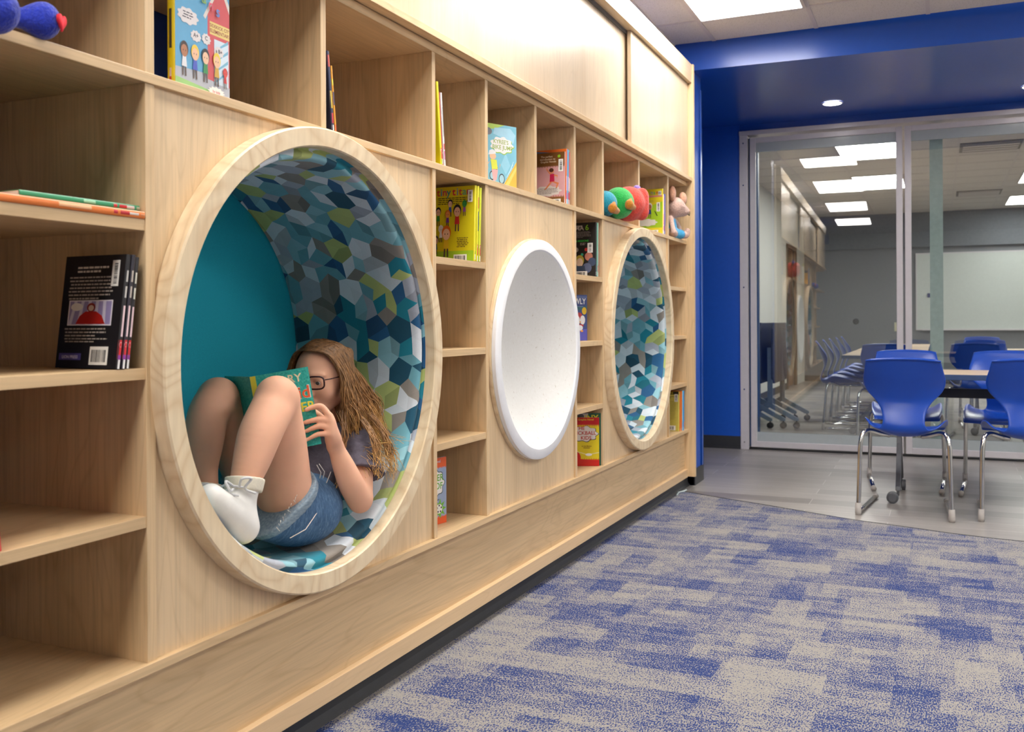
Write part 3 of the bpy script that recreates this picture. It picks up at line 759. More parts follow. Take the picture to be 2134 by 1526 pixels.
# books lying flat
def flat(Y1, z, X, yaw=0):
    return Matrix.Translation((X, Y1, z)) @ Matrix.Rotation(yaw, 4, 'Z') @ Matrix(((0, -1, 0, 0), (0, 0, -1, 0), (1, 0, 0, 0), (0, 0, 0, 1)))
fsp = [('rect', .05, .95, .0, .035, (220, 140, 90)), ('rect', .0, 1, .05, .12, (214, 206, 200)), ('rect', .05, .95, .12, .19, (196, 40, 48)), ('rect', .1, .9, .21, .24, (206, 50, 60)), ('rect', .3, .8, .4, .62, (250, 190, 140))]
book('orange picture book lying flat on the left shelf, bottom of the two', .24, .33, .0145, (232, 130, 62), (236, 128, 54), flat(1.4375, 1.28 + S0, -.004), None, 'back', fsp, 'books lying flat on the left shelf')
book('green picture book lying flat on top of the orange one', .22, .268, .0115, (40, 140, 96), (46, 150, 104), flat(1.436, 1.2955 + S0, -.016, D5(-1.5)), None, 'back', [(o_ if i else ('rect', .05, .95, .0, .03, (180, 190, 160))) for i, o_ in enumerate(fsp[:-1])] + [('rect', .3, .8, .4, .5, (150, 210, 170))], 'books lying flat on the left shelf')
book('red and white book spine cut off at the lower left edge', .16, .20, .012, (206, 70, 70), (206, 60, 60), shelved(1.106, .683 + .0016, -.006, D5(-6)), None, 'back', [('rect', .0, 1, .03, .1, (190, 100, 96)), ('rect', 0, 1, .12, .32, (206, 206, 208)), ('rect', 0, 1, .34, .55, (224, 70, 74)), ('rect', 0, 1, .6, .75, (214, 206, 160))])
# tiny titans face-out
art = [('rect', 0, 1, 0, 1, (92, 164, 204)), ('rect', 0, 1, 0, .09, (150, 196, 120)), ('poly', [(0, .08), (1, .03), (1, .2), (0, .16)], (176, 180, 190)),
       ('poly', [(.58, .14), (.58, .72), (.80, .97), (1, .80), (1, .12)], (206, 82, 88)), ('poly', [(.50, .66), (.54, .64), (.82, .97), (.80, 1)], (222, 214, 206)), ('poly', [(1, .76), (1, .83), (.86, 1), (.82, .97)], (222, 214, 206)),
       ('rect', .62, 1, .53, .64, (224, 200, 120)), ('text', 'SIDEKICK CITY', .82, .595, .0105, (150, 60, 50)), ('text', 'ELEMENTARY', .82, .55, .0115, (150, 60, 50)), ('rect', .70, .98, .12, .50, (206, 222, 234))]
for k in range(4): art.append(('poly', [(.72, .14 + .09 * k), (.75, .14 + .09 * k), (.97, .24 + .085 * k), (.97, .27 + .085 * k)], (120, 180, 206)))
art += [('poly', cloud(.22, .60, .18, .065), (220, 214, 214)), ('poly', cloud(.36, .46, .09, .045), (220, 214, 214)), ('poly', cloud(.55, .47, .08, .045), (220, 214, 214)), ('poly', cloud(.79, .40, .09, .045), (220, 214, 214))]
art += lines(.12, .34, .575, .64, 3, (60, 56, 70), rg, .4) + [('text', 'A+', .36, .45, .013, (60, 56, 70)), ('text', 'C', .55, .46, .013, (60, 56, 70)), ('text', 'a B+', .79, .39, .012, (60, 56, 70))]
for cx, hr, sh_, sk in ((.15, (60, 42, 36), (222, 222, 226), (176, 116, 80)), (.34, (232, 196, 60), (70, 90, 190), (232, 186, 150)), (.53, (36, 34, 40), (60, 140, 80), (232, 190, 156)), (.74, (230, 200, 70), (200, 160, 60), (232, 186, 150)), (.90, (200, 50, 50), (200, 50, 50), (214, 70, 60))): art += kid(cx, .1, .27 if cx < .85 else .17, hr, sh_, sk)
for s_, cx, cz, col in (('t', .22, .86, (204, 50, 60)), ('i', .30, .85, (120, 150, 220)), ('t', .38, .80, (216, 104, 70)), ('a', .50, .765, (130, 170, 80)), ('n', .63, .73, (214, 84, 110)), ('s', .76, .70, (90, 130, 200)), ('t', .30, .96, (214, 80, 80)), ('i', .38, .96, (230, 150, 60)), ('n', .47, .95, (206, 100, 90)), ('y', .57, .94, (120, 170, 70))): art.append(('text', s_, cx, cz, .034 if cz < .9 else .03, col))
art += [('poly', burst(.72, .045, .13, .17, 12, .28), (236, 232, 226)), ('text', 'by kids', .72, .035, .009, (190, 70, 60))]
book('blue comic book with a red schoolhouse cover and yellow spine, facing out in top cubby', .176, .262, .02, (92, 164, 204), (226, 200, 30), faceout(-.03, 1.722, ZL + S0, D5(-2), .176, .02), art, 'front', [('rect', .0, 1, .07, .14, (224, 196, 190)), ('rect', 0, 1, 0, .07, (206, 60, 70)), ('rect', .35, .7, .3, .62, (70, 60, 40)), ('rect', .3, .7, .72, .8, (206, 120, 50))])
# leaning books behind the second upright
book('navy and red slim book leaning beside the upright above the first ring', .16, .205, .011, (40, 44, 70), (44, 48, 80), shelved(2.087, ZL + .0012, -.004, D5(-6.5)), None, 'back', [('rect', 0, 1, .0, .07, (236, 236, 232)), ('rect', 0, 1, .09, .22, (216, 50, 60)), ('rect', 0, 1, .28, .5, (222, 190, 50)), ('rect', 0, 1, .8, .95, (214, 80, 60))], 'slim books leaning by the upright above the ring')
book('yellow striped slim book leaning just right of the navy and red slim one', .16, .17, .008, (230, 170, 40), (236, 160, 40), shelved(2.1005, ZL + .0012, -.004, D5(-6.5)), None, 'back', [('rect', 0, 1, .0, .1, (226, 90, 60)), ('rect', 0, 1, .4, .6, (40, 60, 110)), ('rect', 0, 1, .7, .8, (232, 220, 60))], 'slim books leaning by the upright above the ring')
GG = 'slim books leaning in the second top cubby'
book('tall bright yellow slim book leaning against the upright in the second top cubby', .17, .262, .013, (226, 214, 20), (230, 220, 30), shelved(2.688, ZL + .0014, -.006, D5(-6)), None, 'back', [('rect', 0, 1, .0, .06, (150, 190, 60)), ('rect', 0, 1, .07, .2, (214, 40, 60)), ('poly', ngon(.5, .17, .3, .02), (240, 230, 226))], GG)
book('slim red book between the yellow and the white one in the second top cubby', .15, .232, .007, (210, 50, 40), (214, 50, 44), shelved(2.703, ZL + .0014, -.008, D5(-6)), None, 'back', None, GG)
book('slim white spined book with red dots, rightmost in the second top cubby', .15, .232, .010, (236, 230, 228), (232, 228, 226), shelved(2.7125, ZL + .0014, -.006, D5(-6)), None, 'back', [('rect', .1, .9, .08, .2, (206, 60, 140)), ('rect', .2, .8, .22, .3, (214, 50, 60)), ('rect', .3, .7, .4, .8, (180, 180, 186))], GG)
# yellow comic, back cover
art = [('rect', 0, 1, 0, 1, (214, 200, 22)), ('rect', 0, 1, 0, .14, (160, 196, 40))]
for s_, cx, col in (('t', .17, (214, 60, 60)), ('i', .24, (90, 140, 200)), ('n', .32, (206, 60, 90)), ('y', .41, (80, 150, 150)), ('t', .53, (206, 30, 60)), ('i', .61, (120, 140, 190)), ('t', .68, (206, 60, 70)), ('a', .77, (100, 170, 130)), ('n', .87, (180, 40, 60))): art.append(('text', s_, cx, .885, .036, col))
art += lines(.15, .88, .76, .86, 4, (60, 56, 30), rg, .4)
for cx, cz, s_, hr, sh_, sk in ((.45, .6, .22, (36, 34, 44), (60, 90, 190), (232, 190, 160)), (.78, .6, .2, (40, 140, 60), (150, 80, 160), (60, 160, 80)), (.18, .48, .24, (40, 40, 46), (50, 140, 60), (226, 180, 150)), (.40, .46, .22, (214, 120, 40), (120, 60, 160), (226, 150, 80)), (.62, .40, .34, (40, 36, 40), (206, 50, 50), (230, 180, 150)), (.25, .26, .22, (220, 220, 226), (220, 220, 226), (220, 216, 216)), (.38, .06, .40, (222, 110, 30), (224, 190, 40), (232, 190, 160)), (.14, .1, .24, (60, 60, 66), (60, 90, 120), (200, 160, 130))): art += kid(cx, cz, s_, hr, sh_, sk)
art += lines(.62, .9, .18, .32, 6, (90, 60, 40), rg, .4) + barcode(.56, .86, .0, .09) + barcode(.86, .97, .78, .94, True)
ysp = [('rect', .05, .95, .0, .07, (236, 234, 228)), ('rect', .1, .9, .08, .22, (206, 30, 50)), ('poly', ngon(.5, .19, .3, .02), (240, 226, 222)), ('rect', .3, .7, .7, .85, (206, 60, 60)), ('rect', .3, .7, .4, .66, (60, 80, 120))]
GY = 'yellow comics under the second top cubby'
book('yellow comic with cartoon children on its back cover, right of the first ring', .17, .262, .0150, (214, 200, 22), (224, 214, 30), shelved(2.925, 1.28 + S0, -.008, D5(3)), art, 'back', [('rect', .05, .95, .02, .09, (240, 238, 232)), ('rect', .0, 1, .09, .13, (150, 190, 70))], GY)
book('yellow comic spine with blue lettering, in the middle of the three yellow comics', .17, .262, .0130, (220, 210, 30), (228, 218, 40), shelved(2.942, 1.28 + S0, -.006, D5(3)), None, 'back', ysp, GY)
book('yellow green comic spine, rightmost of the three yellow comics', .17, .258, .0130, (190, 206, 30), (206, 214, 40), shelved(2.958, 1.28 + S0, -.005, D5(3.4)), None, 'back', ysp[:3], GY)
# keeper goof
W_ = .15
art = [('rect', 0, 1, 0, 1, (150, 166, 196)), ('rect', 0, 1, .86, 1, (226, 96, 44)), ('poly', teeth(0, 1, .862, -.03, 16), (226, 96, 44)), ('rect', 0, 1, 0, .10, (226, 90, 36)), ('poly', teeth(0, 1, .099, .03, 16), (226, 90, 36)), ('text', 'Graphic Novel', .52, .925, .014, (220, 200, 206)),
       ('poly', cloud(.55, .62, .37, .22), (70, 90, 90)), ('poly', cloud(.55, .62, .35, .205), (232, 228, 224)), ('text', 'GOAL', .45, .755, .022, (90, 140, 200)), ('text', 'KEEPER', .55, .655, .031, (106, 168, 50)), ('text', 'GOOF', .57, .53, .031, (106, 168, 50)), ('text', 'by the team', .6, .36, .009, (60, 56, 70)),
       ('poly', burst(.74, .23, .13, .25, 9, .62), (110, 176, 50)), ('poly', ngon(.74, .23, .11, .072), (230, 230, 226))] + [('poly', ngon(.74 + .075 * math.cos(k), .23 + .05 * math.sin(k), .025, .018, 5), (40, 30, 50)) for k in (0.3, 1.6, 2.8, 4.1, 5.3)]
book('grey blue soccer graphic novel with orange bands, facing out in the bottom cubby', W_, .224, .008, (150, 166, 196), (226, 96, 44), faceout(-.085, 2.864, ZB + S0, D5(11), W_, .008), art, 'front')
# bike jump
art = [('rect', 0, 1, 0, 1, (122, 186, 206)), ('poly', [(0, 1), (0, .9), (.3, .92), (.62, 1)], (176, 204, 90)), ('poly', [(.3, .94), (.8, .96), (.97, .86), (.9, .72), (.5, .80), (.26, .84)], (160, 204, 222)), ('poly', [(.55, 0), (1, 0), (1, .43)], (232, 178, 62)), ('poly', [(.6, 0), (.72, 0), (1, .3), (1, .36)], (240, 200, 100)),
       ('poly', [(.5, .35), (.65, .55), (.80, .35), (.65, .2)], (144, 200, 218)), ('poly', cloud(.54, .66, .36, .135), (150, 190, 60)), ('poly', cloud(.53, .67, .35, .13), (232, 226, 222)), ('text', "KYREE'S", .50, .69, .021, (150, 170, 80)), ('text', 'BIKE JUMP', .55, .60, .022, (150, 170, 80)), ('poly', ngon(.1, .87, .12, .06, 14), (110, 110, 116))]
art += [('poly', ngon(.22, .16, .085, .075), (60, 60, 66)), ('poly', ngon(.22, .16, .065, .057), (160, 200, 214)), ('poly', ngon(.52, .12, .095, .085), (60, 60, 66)), ('poly', ngon(.52, .12, .075, .067), (160, 200, 214)), ('poly', [(.24, .14), (.27, .13), (.40, .30), (.37, .31)], (200, 60, 60)), ('poly', [(.20, .26), (.40, .26), (.36, .10), (.26, .06)], (232, 170, 170)), ('poly', [(.17, .42), (.36, .42), (.39, .27), (.21, .26)], (214, 220, 70)), ('poly', [(.36, .41), (.48, .35), (.44, .28), (.46, .36)], (226, 170, 130)), ('poly', [(.17, .40), (.04, .33), (.10, .26), (.08, .33)], (226, 170, 130)), ('poly', ngon(.24, .475, .10, .055), (236, 190, 150)), ('poly', [(.10, .49), (.34, .52), (.32, .56), (.22, .585), (.13, .56)], (226, 226, 226))]
for k in range(3): art.append(('poly', [(.66 + .05 * k, .15 + .05 * k), (.675 + .05 * k, .15 + .05 * k), (.86 + .02 * k, .32 + .05 * k), (.85 + .02 * k, .325 + .05 * k)], (200, 226, 234)))
book('light blue graphic novel with a child riding a bike, facing out in a top cubby', .152, .229, .007, (122, 186, 206), (122, 186, 206), faceout(-.003, 3.284, ZL + S0, D5(25.6), .152, .007), art, 'front')
# gymnastics
art = [('rect', 0, 1, 0, 1, (214, 160, 162)), ('rect', 0, 1, .74, 1, (120, 78, 34)), ('poly', teeth(0, 1, .742, -.04, 24), (120, 78, 34)), ('rect', 0, 1, 0, .12, (130, 84, 36)), ('poly', teeth(0, 1, .118, .05, 26), (130, 84, 36)), ('text', 'The perfect', .45, .905, .0115, (226, 206, 180)), ('text', 'introduction to', .48, .855, .0115, (226, 206, 180)), ('text', 'Graphic Novels', .50, .805, .0115, (226, 206, 180)), ('poly', ngon(.83, .92, .045, .03), (150, 200, 40)),
       ('poly', cloud(.48, .25, .42, .10), (214, 206, 200)), ('poly', [(.55, .42), (.70, .42), (.69, .58), (.56, .58)], (196, 34, 80)), ('poly', ngon(.62, .63, .065, .045), (226, 150, 110)), ('poly', ngon(.60, .655, .07, .04), (90, 50, 34)), ('poly', [(.56, .57), (.45, .66), (.46, .72), (.49, .66), (.60, .58)], (226, 140, 90)), ('poly', [(.69, .57), (.80, .55), (.78, .48), (.77, .53), (.68, .54)], (226, 140, 90)), ('poly', [(.58, .43), (.64, .43), (.44, .28), (.38, .28)], (222, 134, 84)), ('poly', [(.62, .43), (.70, .43), (.84, .40), (.78, .30), (.74, .30), (.77, .38)], (222, 134, 84)), ('poly', ngon(.06, .55, .06, .04), (70, 110, 160)), ('poly', ngon(.04, .13, .08, .04), (206, 40, 40))]
art += lines(.15, .82, .19, .31, 5, (130, 120, 116), rg, .4) + barcode(.50, .90, .0, .09) + barcode(.82, .96, .62, .86, True)
GB = 'graphic novels in the top cubby above the white disc'
SPN = lambda a, b_: [('rect', .05, .95, .0, .08, (238, 236, 230)), ('rect', .05, .95, .09, .2, a), ('rect', .2, .8, .24, .5, b_)]
book('brown and pink graphic novel showing a gymnast on its back cover, in a top cubby', .15, .222, .008, (120, 78, 34), (214, 170, 160), shelved(3.792, ZL + S0, -.006, D5(2.5)), art, 'back', [('rect', .05, .95, .0, .08, (238, 236, 230))], GB)
art = [('rect', 0, 1, 0, 1, (226, 110, 40)), ('poly', [(0, .86), (.78, .93), (0, .99)], (70, 110, 160))]
book('taller orange and blue graphic novel standing directly behind the gymnast one', .152, .236, .010, (226, 110, 40), (232, 120, 60), shelved(3.803, ZL + S0, -.004, D5(2.5)), art, 'back', SPN((190, 80, 170), (240, 190, 190)), GB)
book('pink and blue graphic novel spine to the right of the orange one above the disc', .15, .236, .009, (200, 130, 190), (120, 150, 210), shelved(3.8145, ZL + S0, -.004, D5(2.5)), None, 'back', SPN((214, 50, 70), (220, 150, 210)), GB)
book('turquoise graphic novel spine with purple and red marks above the disc', .15, .234, .009, (90, 180, 206), (100, 190, 214), shelved(3.825, ZL + S0, -.003, D5(2.5)), None, 'back', SPN((200, 60, 130), (236, 236, 236)), GB)
book('red and white graphic novel spine, rightmost of the group above the disc', .15, .226, .010, (190, 60, 60), (206, 90, 90), shelved(3.8355, ZL + S0, -.002, D5(2.5)), None, 'back', SPN((200, 40, 50), (236, 230, 226)), GB)
# sigma
art = [('rect', 0, 1, 0, 1, (40, 38, 36)), ('rect', .1, .6, .925, .95, (176, 166, 156)), ('text', 'SIGMA', .38, .86, .030, (196, 184, 172)), ('text', '6', .74, .86, .036, (130, 190, 50))] + lines(.05, .86, .72, .84, 6, (140, 130, 124), rg, .5)
art += [('text', 'SIGMA 6 MISSIONS', .48, .645, .0125, (60, 214, 80))] + lines(.08, .36, .58, .63, 2, (190, 180, 172), rg, .5) + lines(.52, .76, .58, .63, 2, (190, 180, 172), rg, .5)
for cx, cz, r_, cl in ((.1, .5, .05, (60, 90, 160)), (.42, .50, .07, (180, 170, 160)), (.72, .50, .05, (190, 50, 50)), (.3, .36, .07, (190, 60, 50)), (.6, .41, .04, (60, 180, 140)), (.80, .37, .12, (200, 130, 110)), (.12, .3, .1, (60, 70, 80)), (.9, .27, .12, (70, 84, 110)), (.2, .16, .16, (90, 104, 140)), (.38, .20, .13, (90, 120, 120)), (.75, .16, .14, (100, 110, 140))): art.append(('poly', ngon(cx, cz, r_, r_ * .66, 14), cl))
art += [('poly', ngon(.53, .30, .13, .10), (190, 170, 70)), ('poly', ngon(.53, .26, .10, .085), (226, 196, 170)), ('poly', [(.36, .06), (.72, .06), (.68, .2), (.42, .2)], (60, 76, 100))] + barcode(.24, .76, .0, .10) + barcode(.76, .92, .44, .62, True)
GS = 'dark graphic novels right of the white disc'
book('black graphic novel with green lettering, top shelf of the column right of the disc', .165, .254, .012, (40, 38, 36), (44, 44, 46), shelved(4.198, 1.28 + S0, -.008, D5(2)), art, 'back', [('rect', .0, 1, .02, .09, (226, 226, 226)), ('rect', 0, 1, .1, .3, (70, 86, 110))], GS)
book('mint green slim spine behind the black book with green lettering', .16, .252, .006, (140, 196, 170), (150, 206, 180), shelved(4.213, 1.28 + S0, -.003, D5(2)), None, 'back', SPN((206, 40, 50), (170, 206, 190)), GS)
book('slim purple and red spine, rightmost in the column right of the disc', .16, .24, .008, (150, 60, 70), (170, 110, 140), shelved(4.222, 1.28 + S0, -.006, D5(2)), None, 'back', SPN((236, 220, 226), (200, 150, 210)), GS)
# owl book
art = [('rect', 0, 1, 0, 1, (58, 74, 128)), ('rect', 0, 1, .93, .97, (90, 106, 150)), ('rect', 0, 1, .0, .25, (88, 88, 180)), ('poly', [(0, .72), (1, .76), (1, .70), (0, .62)], (50, 96, 110)), ('text', 'OWLY', .52, .80, .038, (232, 230, 226)), ('rect', .4, .8, .735, .75, (110, 140, 160)), ('poly', ngon(.85, .65, .12, .08), (226, 186, 40)), ('poly', ngon(.60, .54, .14, .075), (190, 60, 60)), ('poly', ngon(.5, .44, .13, .1), (232, 228, 226)), ('poly', ngon(.76, .45, .13, .1), (232, 228, 226)), ('poly', [(.60, .42), (.68, .42), (.64, .37)], (226, 160, 40)), ('poly', ngon(.62, .33, .2, .03), (180, 50, 50)), ('poly', ngon(.62, .28, .15, .06), (226, 228, 236)), ('poly', ngon(.55, .21, .07, .02), (226, 150, 40)), ('poly', ngon(.72, .21, .07, .02), (226, 150, 40))]
book('dark blue paperback with a white bird and gold seal, second shelf right of the disc', .14, .214, .009, (58, 74, 128), (58, 74, 128), faceout(-.06, 4.226 + .0, .981 + S0, D5(20), .14, .009), art, 'front')
# kickball
art = [('rect', 0, 1, 0, 1, (222, 200, 30)), ('rect', 0, 1, .86, 1, (196, 26, 28)), ('poly', teeth(0, 1, .862, -.06, 30), (196, 26, 28)), ('poly', [(0, 0), (1, 0), (1, .12), (0, .16)], (196, 30, 26)), ('poly', teeth(.2, 1, .118, .05, 22), (196, 30, 26)), ('poly', ngon(.06, .96, .03, .03), (220, 200, 190)), ('text', 'Graphic Novel', .60, .94, .0125, (226, 190, 50)),
       ('poly', cloud(.56, .66, .40, .16), (70, 64, 60)), ('poly', cloud(.555, .665, .385, .15), (222, 214, 206)), ('text', 'THE', .42, .745, .024, (186, 40, 26)), ('text', 'KICKBALL', .56, .645, .024, (186, 40, 26)), ('text', 'KIDS', .60, .545, .024, (186, 40, 26)), ('text', 'by Cari Meister', .62, .40, .0075, (120, 84, 30)), ('text', 'illustrated', .62, .365, .0075, (120, 84, 30)), ('poly', [(.3, .31), (.32, .29), (.65, .225), (1, .27), (1, .285), (.65, .245)], (226, 214, 150)), ('poly', ngon(.68, .235, .1, .028), (224, 222, 220)), ('poly', ngon(.24, .17, .20, .14), (196, 24, 26))]
art += kid(.16, .22, .42, (60, 40, 40), (150, 40, 130), (190, 140, 100))
PK = faceout(-.014, 4.258, ZB + S0, D5(66), .155, .006)
book('yellow and red kickball graphic novel in the bottom cubby right of the disc', .155, .229, .006, (222, 200, 30), (236, 230, 220), PK, art, 'front')
art = [('rect', 0, 1, 0, 1, (34, 82, 62)), ('rect', 0, .62, .8, 1, (196, 190, 190)), ('text', 'PENNY', .52, .855, .040, (222, 206, 40)), ('poly', ngon(.4, .94, .1, .05), (90, 90, 96))]
book('dark green graphic novel with yellow title peeping out behind the kickball one', .158, .248, .007, (34, 82, 62), (60, 90, 80), faceout(-.010, 4.272, ZB + S0, D5(66), .158, .007), art, 'front', [])
# green sports comic and mates
art = [('rect', 0, 1, 0, 1, (160, 200, 40)), ('rect', 0, 1, .72, 1, (222, 206, 30)), ('poly', [(0, .5), (1, .72), (1, .75), (0, .75)], (214, 196, 40)), ('rect', 0, 1, 0, .14, (226, 210, 50)), ('rect', 0, 1, .82, .86, (214, 140, 130))]
for s_, cx, col in (('t', .48, (206, 30, 50)), ('i', .57, (90, 160, 120)), ('t', .64, (120, 150, 190)), ('a', .72, (90, 170, 110)), ('n', .82, (190, 40, 60))): art.append(('text', s_, cx, .885, .03, col))
art += lines(.3, .7, .68, .76, 3, (170, 160, 60), rg, .4) + kid(.56, .36, .32, (230, 226, 226), (40, 60, 140), (170, 110, 80)) + [('poly', cloud(.45, .26, .36, .08), (216, 216, 210)), ('poly', [(.72, .52), (.76, .50), (.84, .40), (.81, .40)], (30, 30, 34))] + barcode(.50, .86, .0, .09) + barcode(.80, .92, .50, .70, True) + barcode(.86, .97, .86, .95)
GV = 'comics beside the stuffed mouse'
book('yellow green comic with a cricket player on its back cover, next to the stuffed mouse', .17, .262, .012, (160, 200, 40), (222, 206, 30), shelved(5.372, ZL + S0, -.006, D5(1.5)), art, 'back', [('rect', .05, .95, .0, .09, (238, 236, 230))], GV)
book('white spined comic with red lettering behind the yellow green one', .16, .232, .009, (226, 220, 222), (232, 226, 226), shelved(5.386, ZL + S0, -.004, D5(1.5)), None, 'back', SPN((206, 60, 150), (214, 80, 80)), GV)
book('salmon pink slim spine between the white and the blue comic', .16, .228, .007, (226, 130, 100), (232, 140, 110), shelved(5.397, ZL + S0, -.004, D5(1.5)), None, 'back', SPN((206, 40, 50), (232, 150, 120)), GV)
book('royal blue slim spine, last comic before the upright by the mouse', .16, .234, .010, (40, 80, 180), (50, 96, 196), shelved(5.406, ZL + S0, -.002, D5(1.5)), None, 'back', SPN((226, 180, 40), (60, 110, 200)), GV)
art = [('rect', 0, 1, 0, 1, (206, 190, 90)), ('rect', 0, 1, .92, 1, (40, 38, 30)), ('text', 'BOOKS', .5, .938, .018, (226, 196, 40))] + lines(.1, .84, .82, .88, 2, (110, 100, 60), rg, .5) + lines(.08, .86, .25, .76, 14, (170, 156, 76), rg, .4) + barcode(.18, .86, .02, .14) + barcode(.80, .96, .74, .93, True)
GW = 'chapter books in the last bottom cubby'
book('mustard yellow chapter book showing its back cover in the last bottom cubby', .13, .246, .014, (206, 190, 90), (214, 200, 100), shelved(5.778, ZB + S0, -.02, D5(2)), art, 'back', [], GW)
book('orange chapter book spine directly right of the mustard yellow one', .13, .246, .022, (214, 110, 30), (222, 116, 34), shelved(5.7935, ZB + S0, -.016, D5(2)), None, 'back', [('rect', .1, .9, .0, .07, (238, 236, 230))], GW)
book('orange and white chapter book spine with pink mark in the last bottom cubby', .13, .248, .014, (224, 120, 40), (226, 122, 50), shelved(5.8165, ZB + S0, -.012, D5(2)), None, 'back', SPN((206, 60, 160), (226, 130, 60)), GW)
book('light blue chapter book spine in the last bottom cubby', .13, .248, .018, (40, 140, 150), (110, 190, 226), shelved(5.832, ZB + S0, -.010, D5(2)), None, 'back', [('rect', .05, .95, .02, .09, (238, 236, 230))], GW)
book('deep blue chapter book spine nearest the end panel', .13, .246, .014, (30, 120, 190), (30, 130, 206), shelved(5.851, ZB + S0, -.008, D5(2)), None, 'back', SPN((220, 70, 60), (30, 130, 206)), GW)

# ================================================================== PLUSH TOYS
def plush(name, cols):
    t = NT(name); f = t.noise(t.coord((1, 1, 1)), 130, 3, .7); c_ = rgb(*cols)
    t.l(t.ramp(f, [(.3, tuple(x * .72 for x in c_[:3]) + (1,)), (.7, tuple(min(1, x * 1.15) for x in c_[:3]) + (1,))]), t.b.inputs['Base Color'])
    t.b.inputs['Roughness'].default_value = .95; t.b.inputs['Sheen Weight'].default_value = .35; t.bump(f, .8, .006); return t.m
PB = plush('royal blue plush', (28, 52, 178)); PR = plush('red plush', (232, 70, 52)); PG = plush('green plush', (24, 176, 72)); PT = plush('teal plush', (20, 150, 176)); PO = plush('orange brown felt', (200, 128, 28)); PP = plush('lilac felt', (150, 124, 214))
PM_ = plush('dusty pink mouse plush', (204, 170, 156)); PE = plush('peach ear felt', (214, 158, 128)); PD = plush('sky blue dungaree cloth', (60, 158, 206))
t = thing('plush_toy', 'royal blue plush toy with a red heart on its foot, on the top left shelf', 'plush toy', (0, 1.14, 1.577))
s = SDF((-.2, 1.0, 1.55), (.12, 1.27, 1.70), .004)
s.chain([(-.16, 1.06, 1.62, .030), (-.06, 1.10, 1.612, .022), (-.02, 1.155, 1.606, .017), (-.004, 1.18, 1.607, .022)], .02).ell((.006, 1.196, 1.608), (.030, .028, .033), None, .014)
s.ell((-.13, 1.05, 1.64), (.06, .05, .06), None, .02)
s.chain([(-.12, 1.03, 1.63, .03), (-.02, 1.055, 1.612, .028)], .02).ell((.035, 1.082, 1.588), (.038, .034, .038), None, .02)
s.mesh('body', PB, t, WORLD[t.name])
hp = [(.016 * math.sin(a) ** 3 * .9, .0009 * (13 * math.cos(a) - 5 * math.cos(2 * a) - 2 * math.cos(3 * a) - math.cos(4 * a))) for a in [2 * PI * i / 30 for i in range(30)]]
hm = MB(); hc_ = (.006 + .029 * .93, 1.199 + .029 * .36, 1.606)
hm.prism(hp, lambda u, v, w_: (hc_[0] - u * .36 + w_ * .93, hc_[1] + u * .93 + w_ * .36, hc_[2] + v * 1.15), .004)
hm.build('heart', pm('red felt', (226, 36, 52), .8), t, True)
# generic round plush, red and green
t = thing('plush_toy', 'fuzzy red and green round plush toy with orange feet spilling out of a top cubby', 'plush toy', (0, 4.6, 1.577))
def lump(ball): return ball
s = SDF((-.2, 4.44, 1.57), (.18, 4.80, 1.80), .004)
s.ell((.022, 4.625, 1.664), (.086, .088, .088), None, .0)
for k in range(5):
    a = -1.3 + k * .65; s.cap((.022, 4.625, 1.664), (.022 + .062 * math.cos(a * .3), 4.625 + .035, 1.664 + .05 * math.sin(a)), .04, .034, .012)
s.mesh('head', PR, t, WORLD[t.name])
s = SDF((-.2, 4.36, 1.57), (.12, 4.66, 1.76), .004); s.ell((.01, 4.50, 1.655), (.076, .085, .078), None, .0).mesh('body_segment', PG, t, WORLD[t.name])
s = SDF((-.2, 4.25, 1.57), (.12, 4.50, 1.74), .004); s.ell((-.03, 4.395, 1.642), (.064, .07, .064), None, .0).mesh('body_segment', PT, t, WORLD[t.name])
for (x, y, z) in ((.078, 4.455, 1.645), (.030, 4.345, 1.618)):
    s = SDF((x - .06, y - .07, z - .06), (x + .06, y + .09, z + .06), .003); s.cap((x, y, z - .008), (x + .005, y + .045, z - .014), .022, .016, .01).cap((x, y, z), (x + .0, y + .02, z + .02), .018, .009, .01); s.mesh('foot', PO, t, WORLD[t.name])
s = SDF((-.03, 4.64, 1.68), (.12, 4.82, 1.80), .003); s.ell((.045, 4.70, 1.748), (.019, .024, .020), None, 0).cap((.04, 4.67, 1.73), (.04, 4.69, 1.745), .009, .01).mesh('antenna', PP, t, WORLD[t.name])
# stuffed mouse
t = thing('plush_toy', 'dusty pink stuffed mouse in blue dungarees sitting in the last top cubby', 'plush toy', (-.06, 5.72, 1.577))
o_ = WORLD[t.name]
s = SDF((-.25, 5.52, 1.565), (.14, 5.92, 1.92), .004)
s.ell((-.012, 5.705, 1.765), (.058, .056, .062), None, 0).ell((.032, 5.735, 1.742), (.034, .034, .028), None, .03)
s.chain([(-.05, 5.70, 1.72, .026), (-.05, 5.69, 1.66, .040), (-.05, 5.69, 1.62, .045)], .02)
s.chain([(-.03, 5.655, 1.695, .016), (-.01, 5.62, 1.64, .014), (.0, 5.61, 1.605, .018)], .01)
s.chain([(-.03, 5.715, 1.695, .016), (-.01, 5.75, 1.66, .015), (.0, 5.76, 1.625, .013)], .01)
s.chain([(-.03, 5.71, 1.61, .028), (.01, 5.75, 1.60, .022), (.03, 5.785, 1.603, .022), (.038, 5.79, 1.625, .019)], .012)
s.chain([(-.03, 5.66, 1.61, .028), (.0, 5.63, 1.598, .02)], .012)
s.mesh('body', PM_, t, o_)
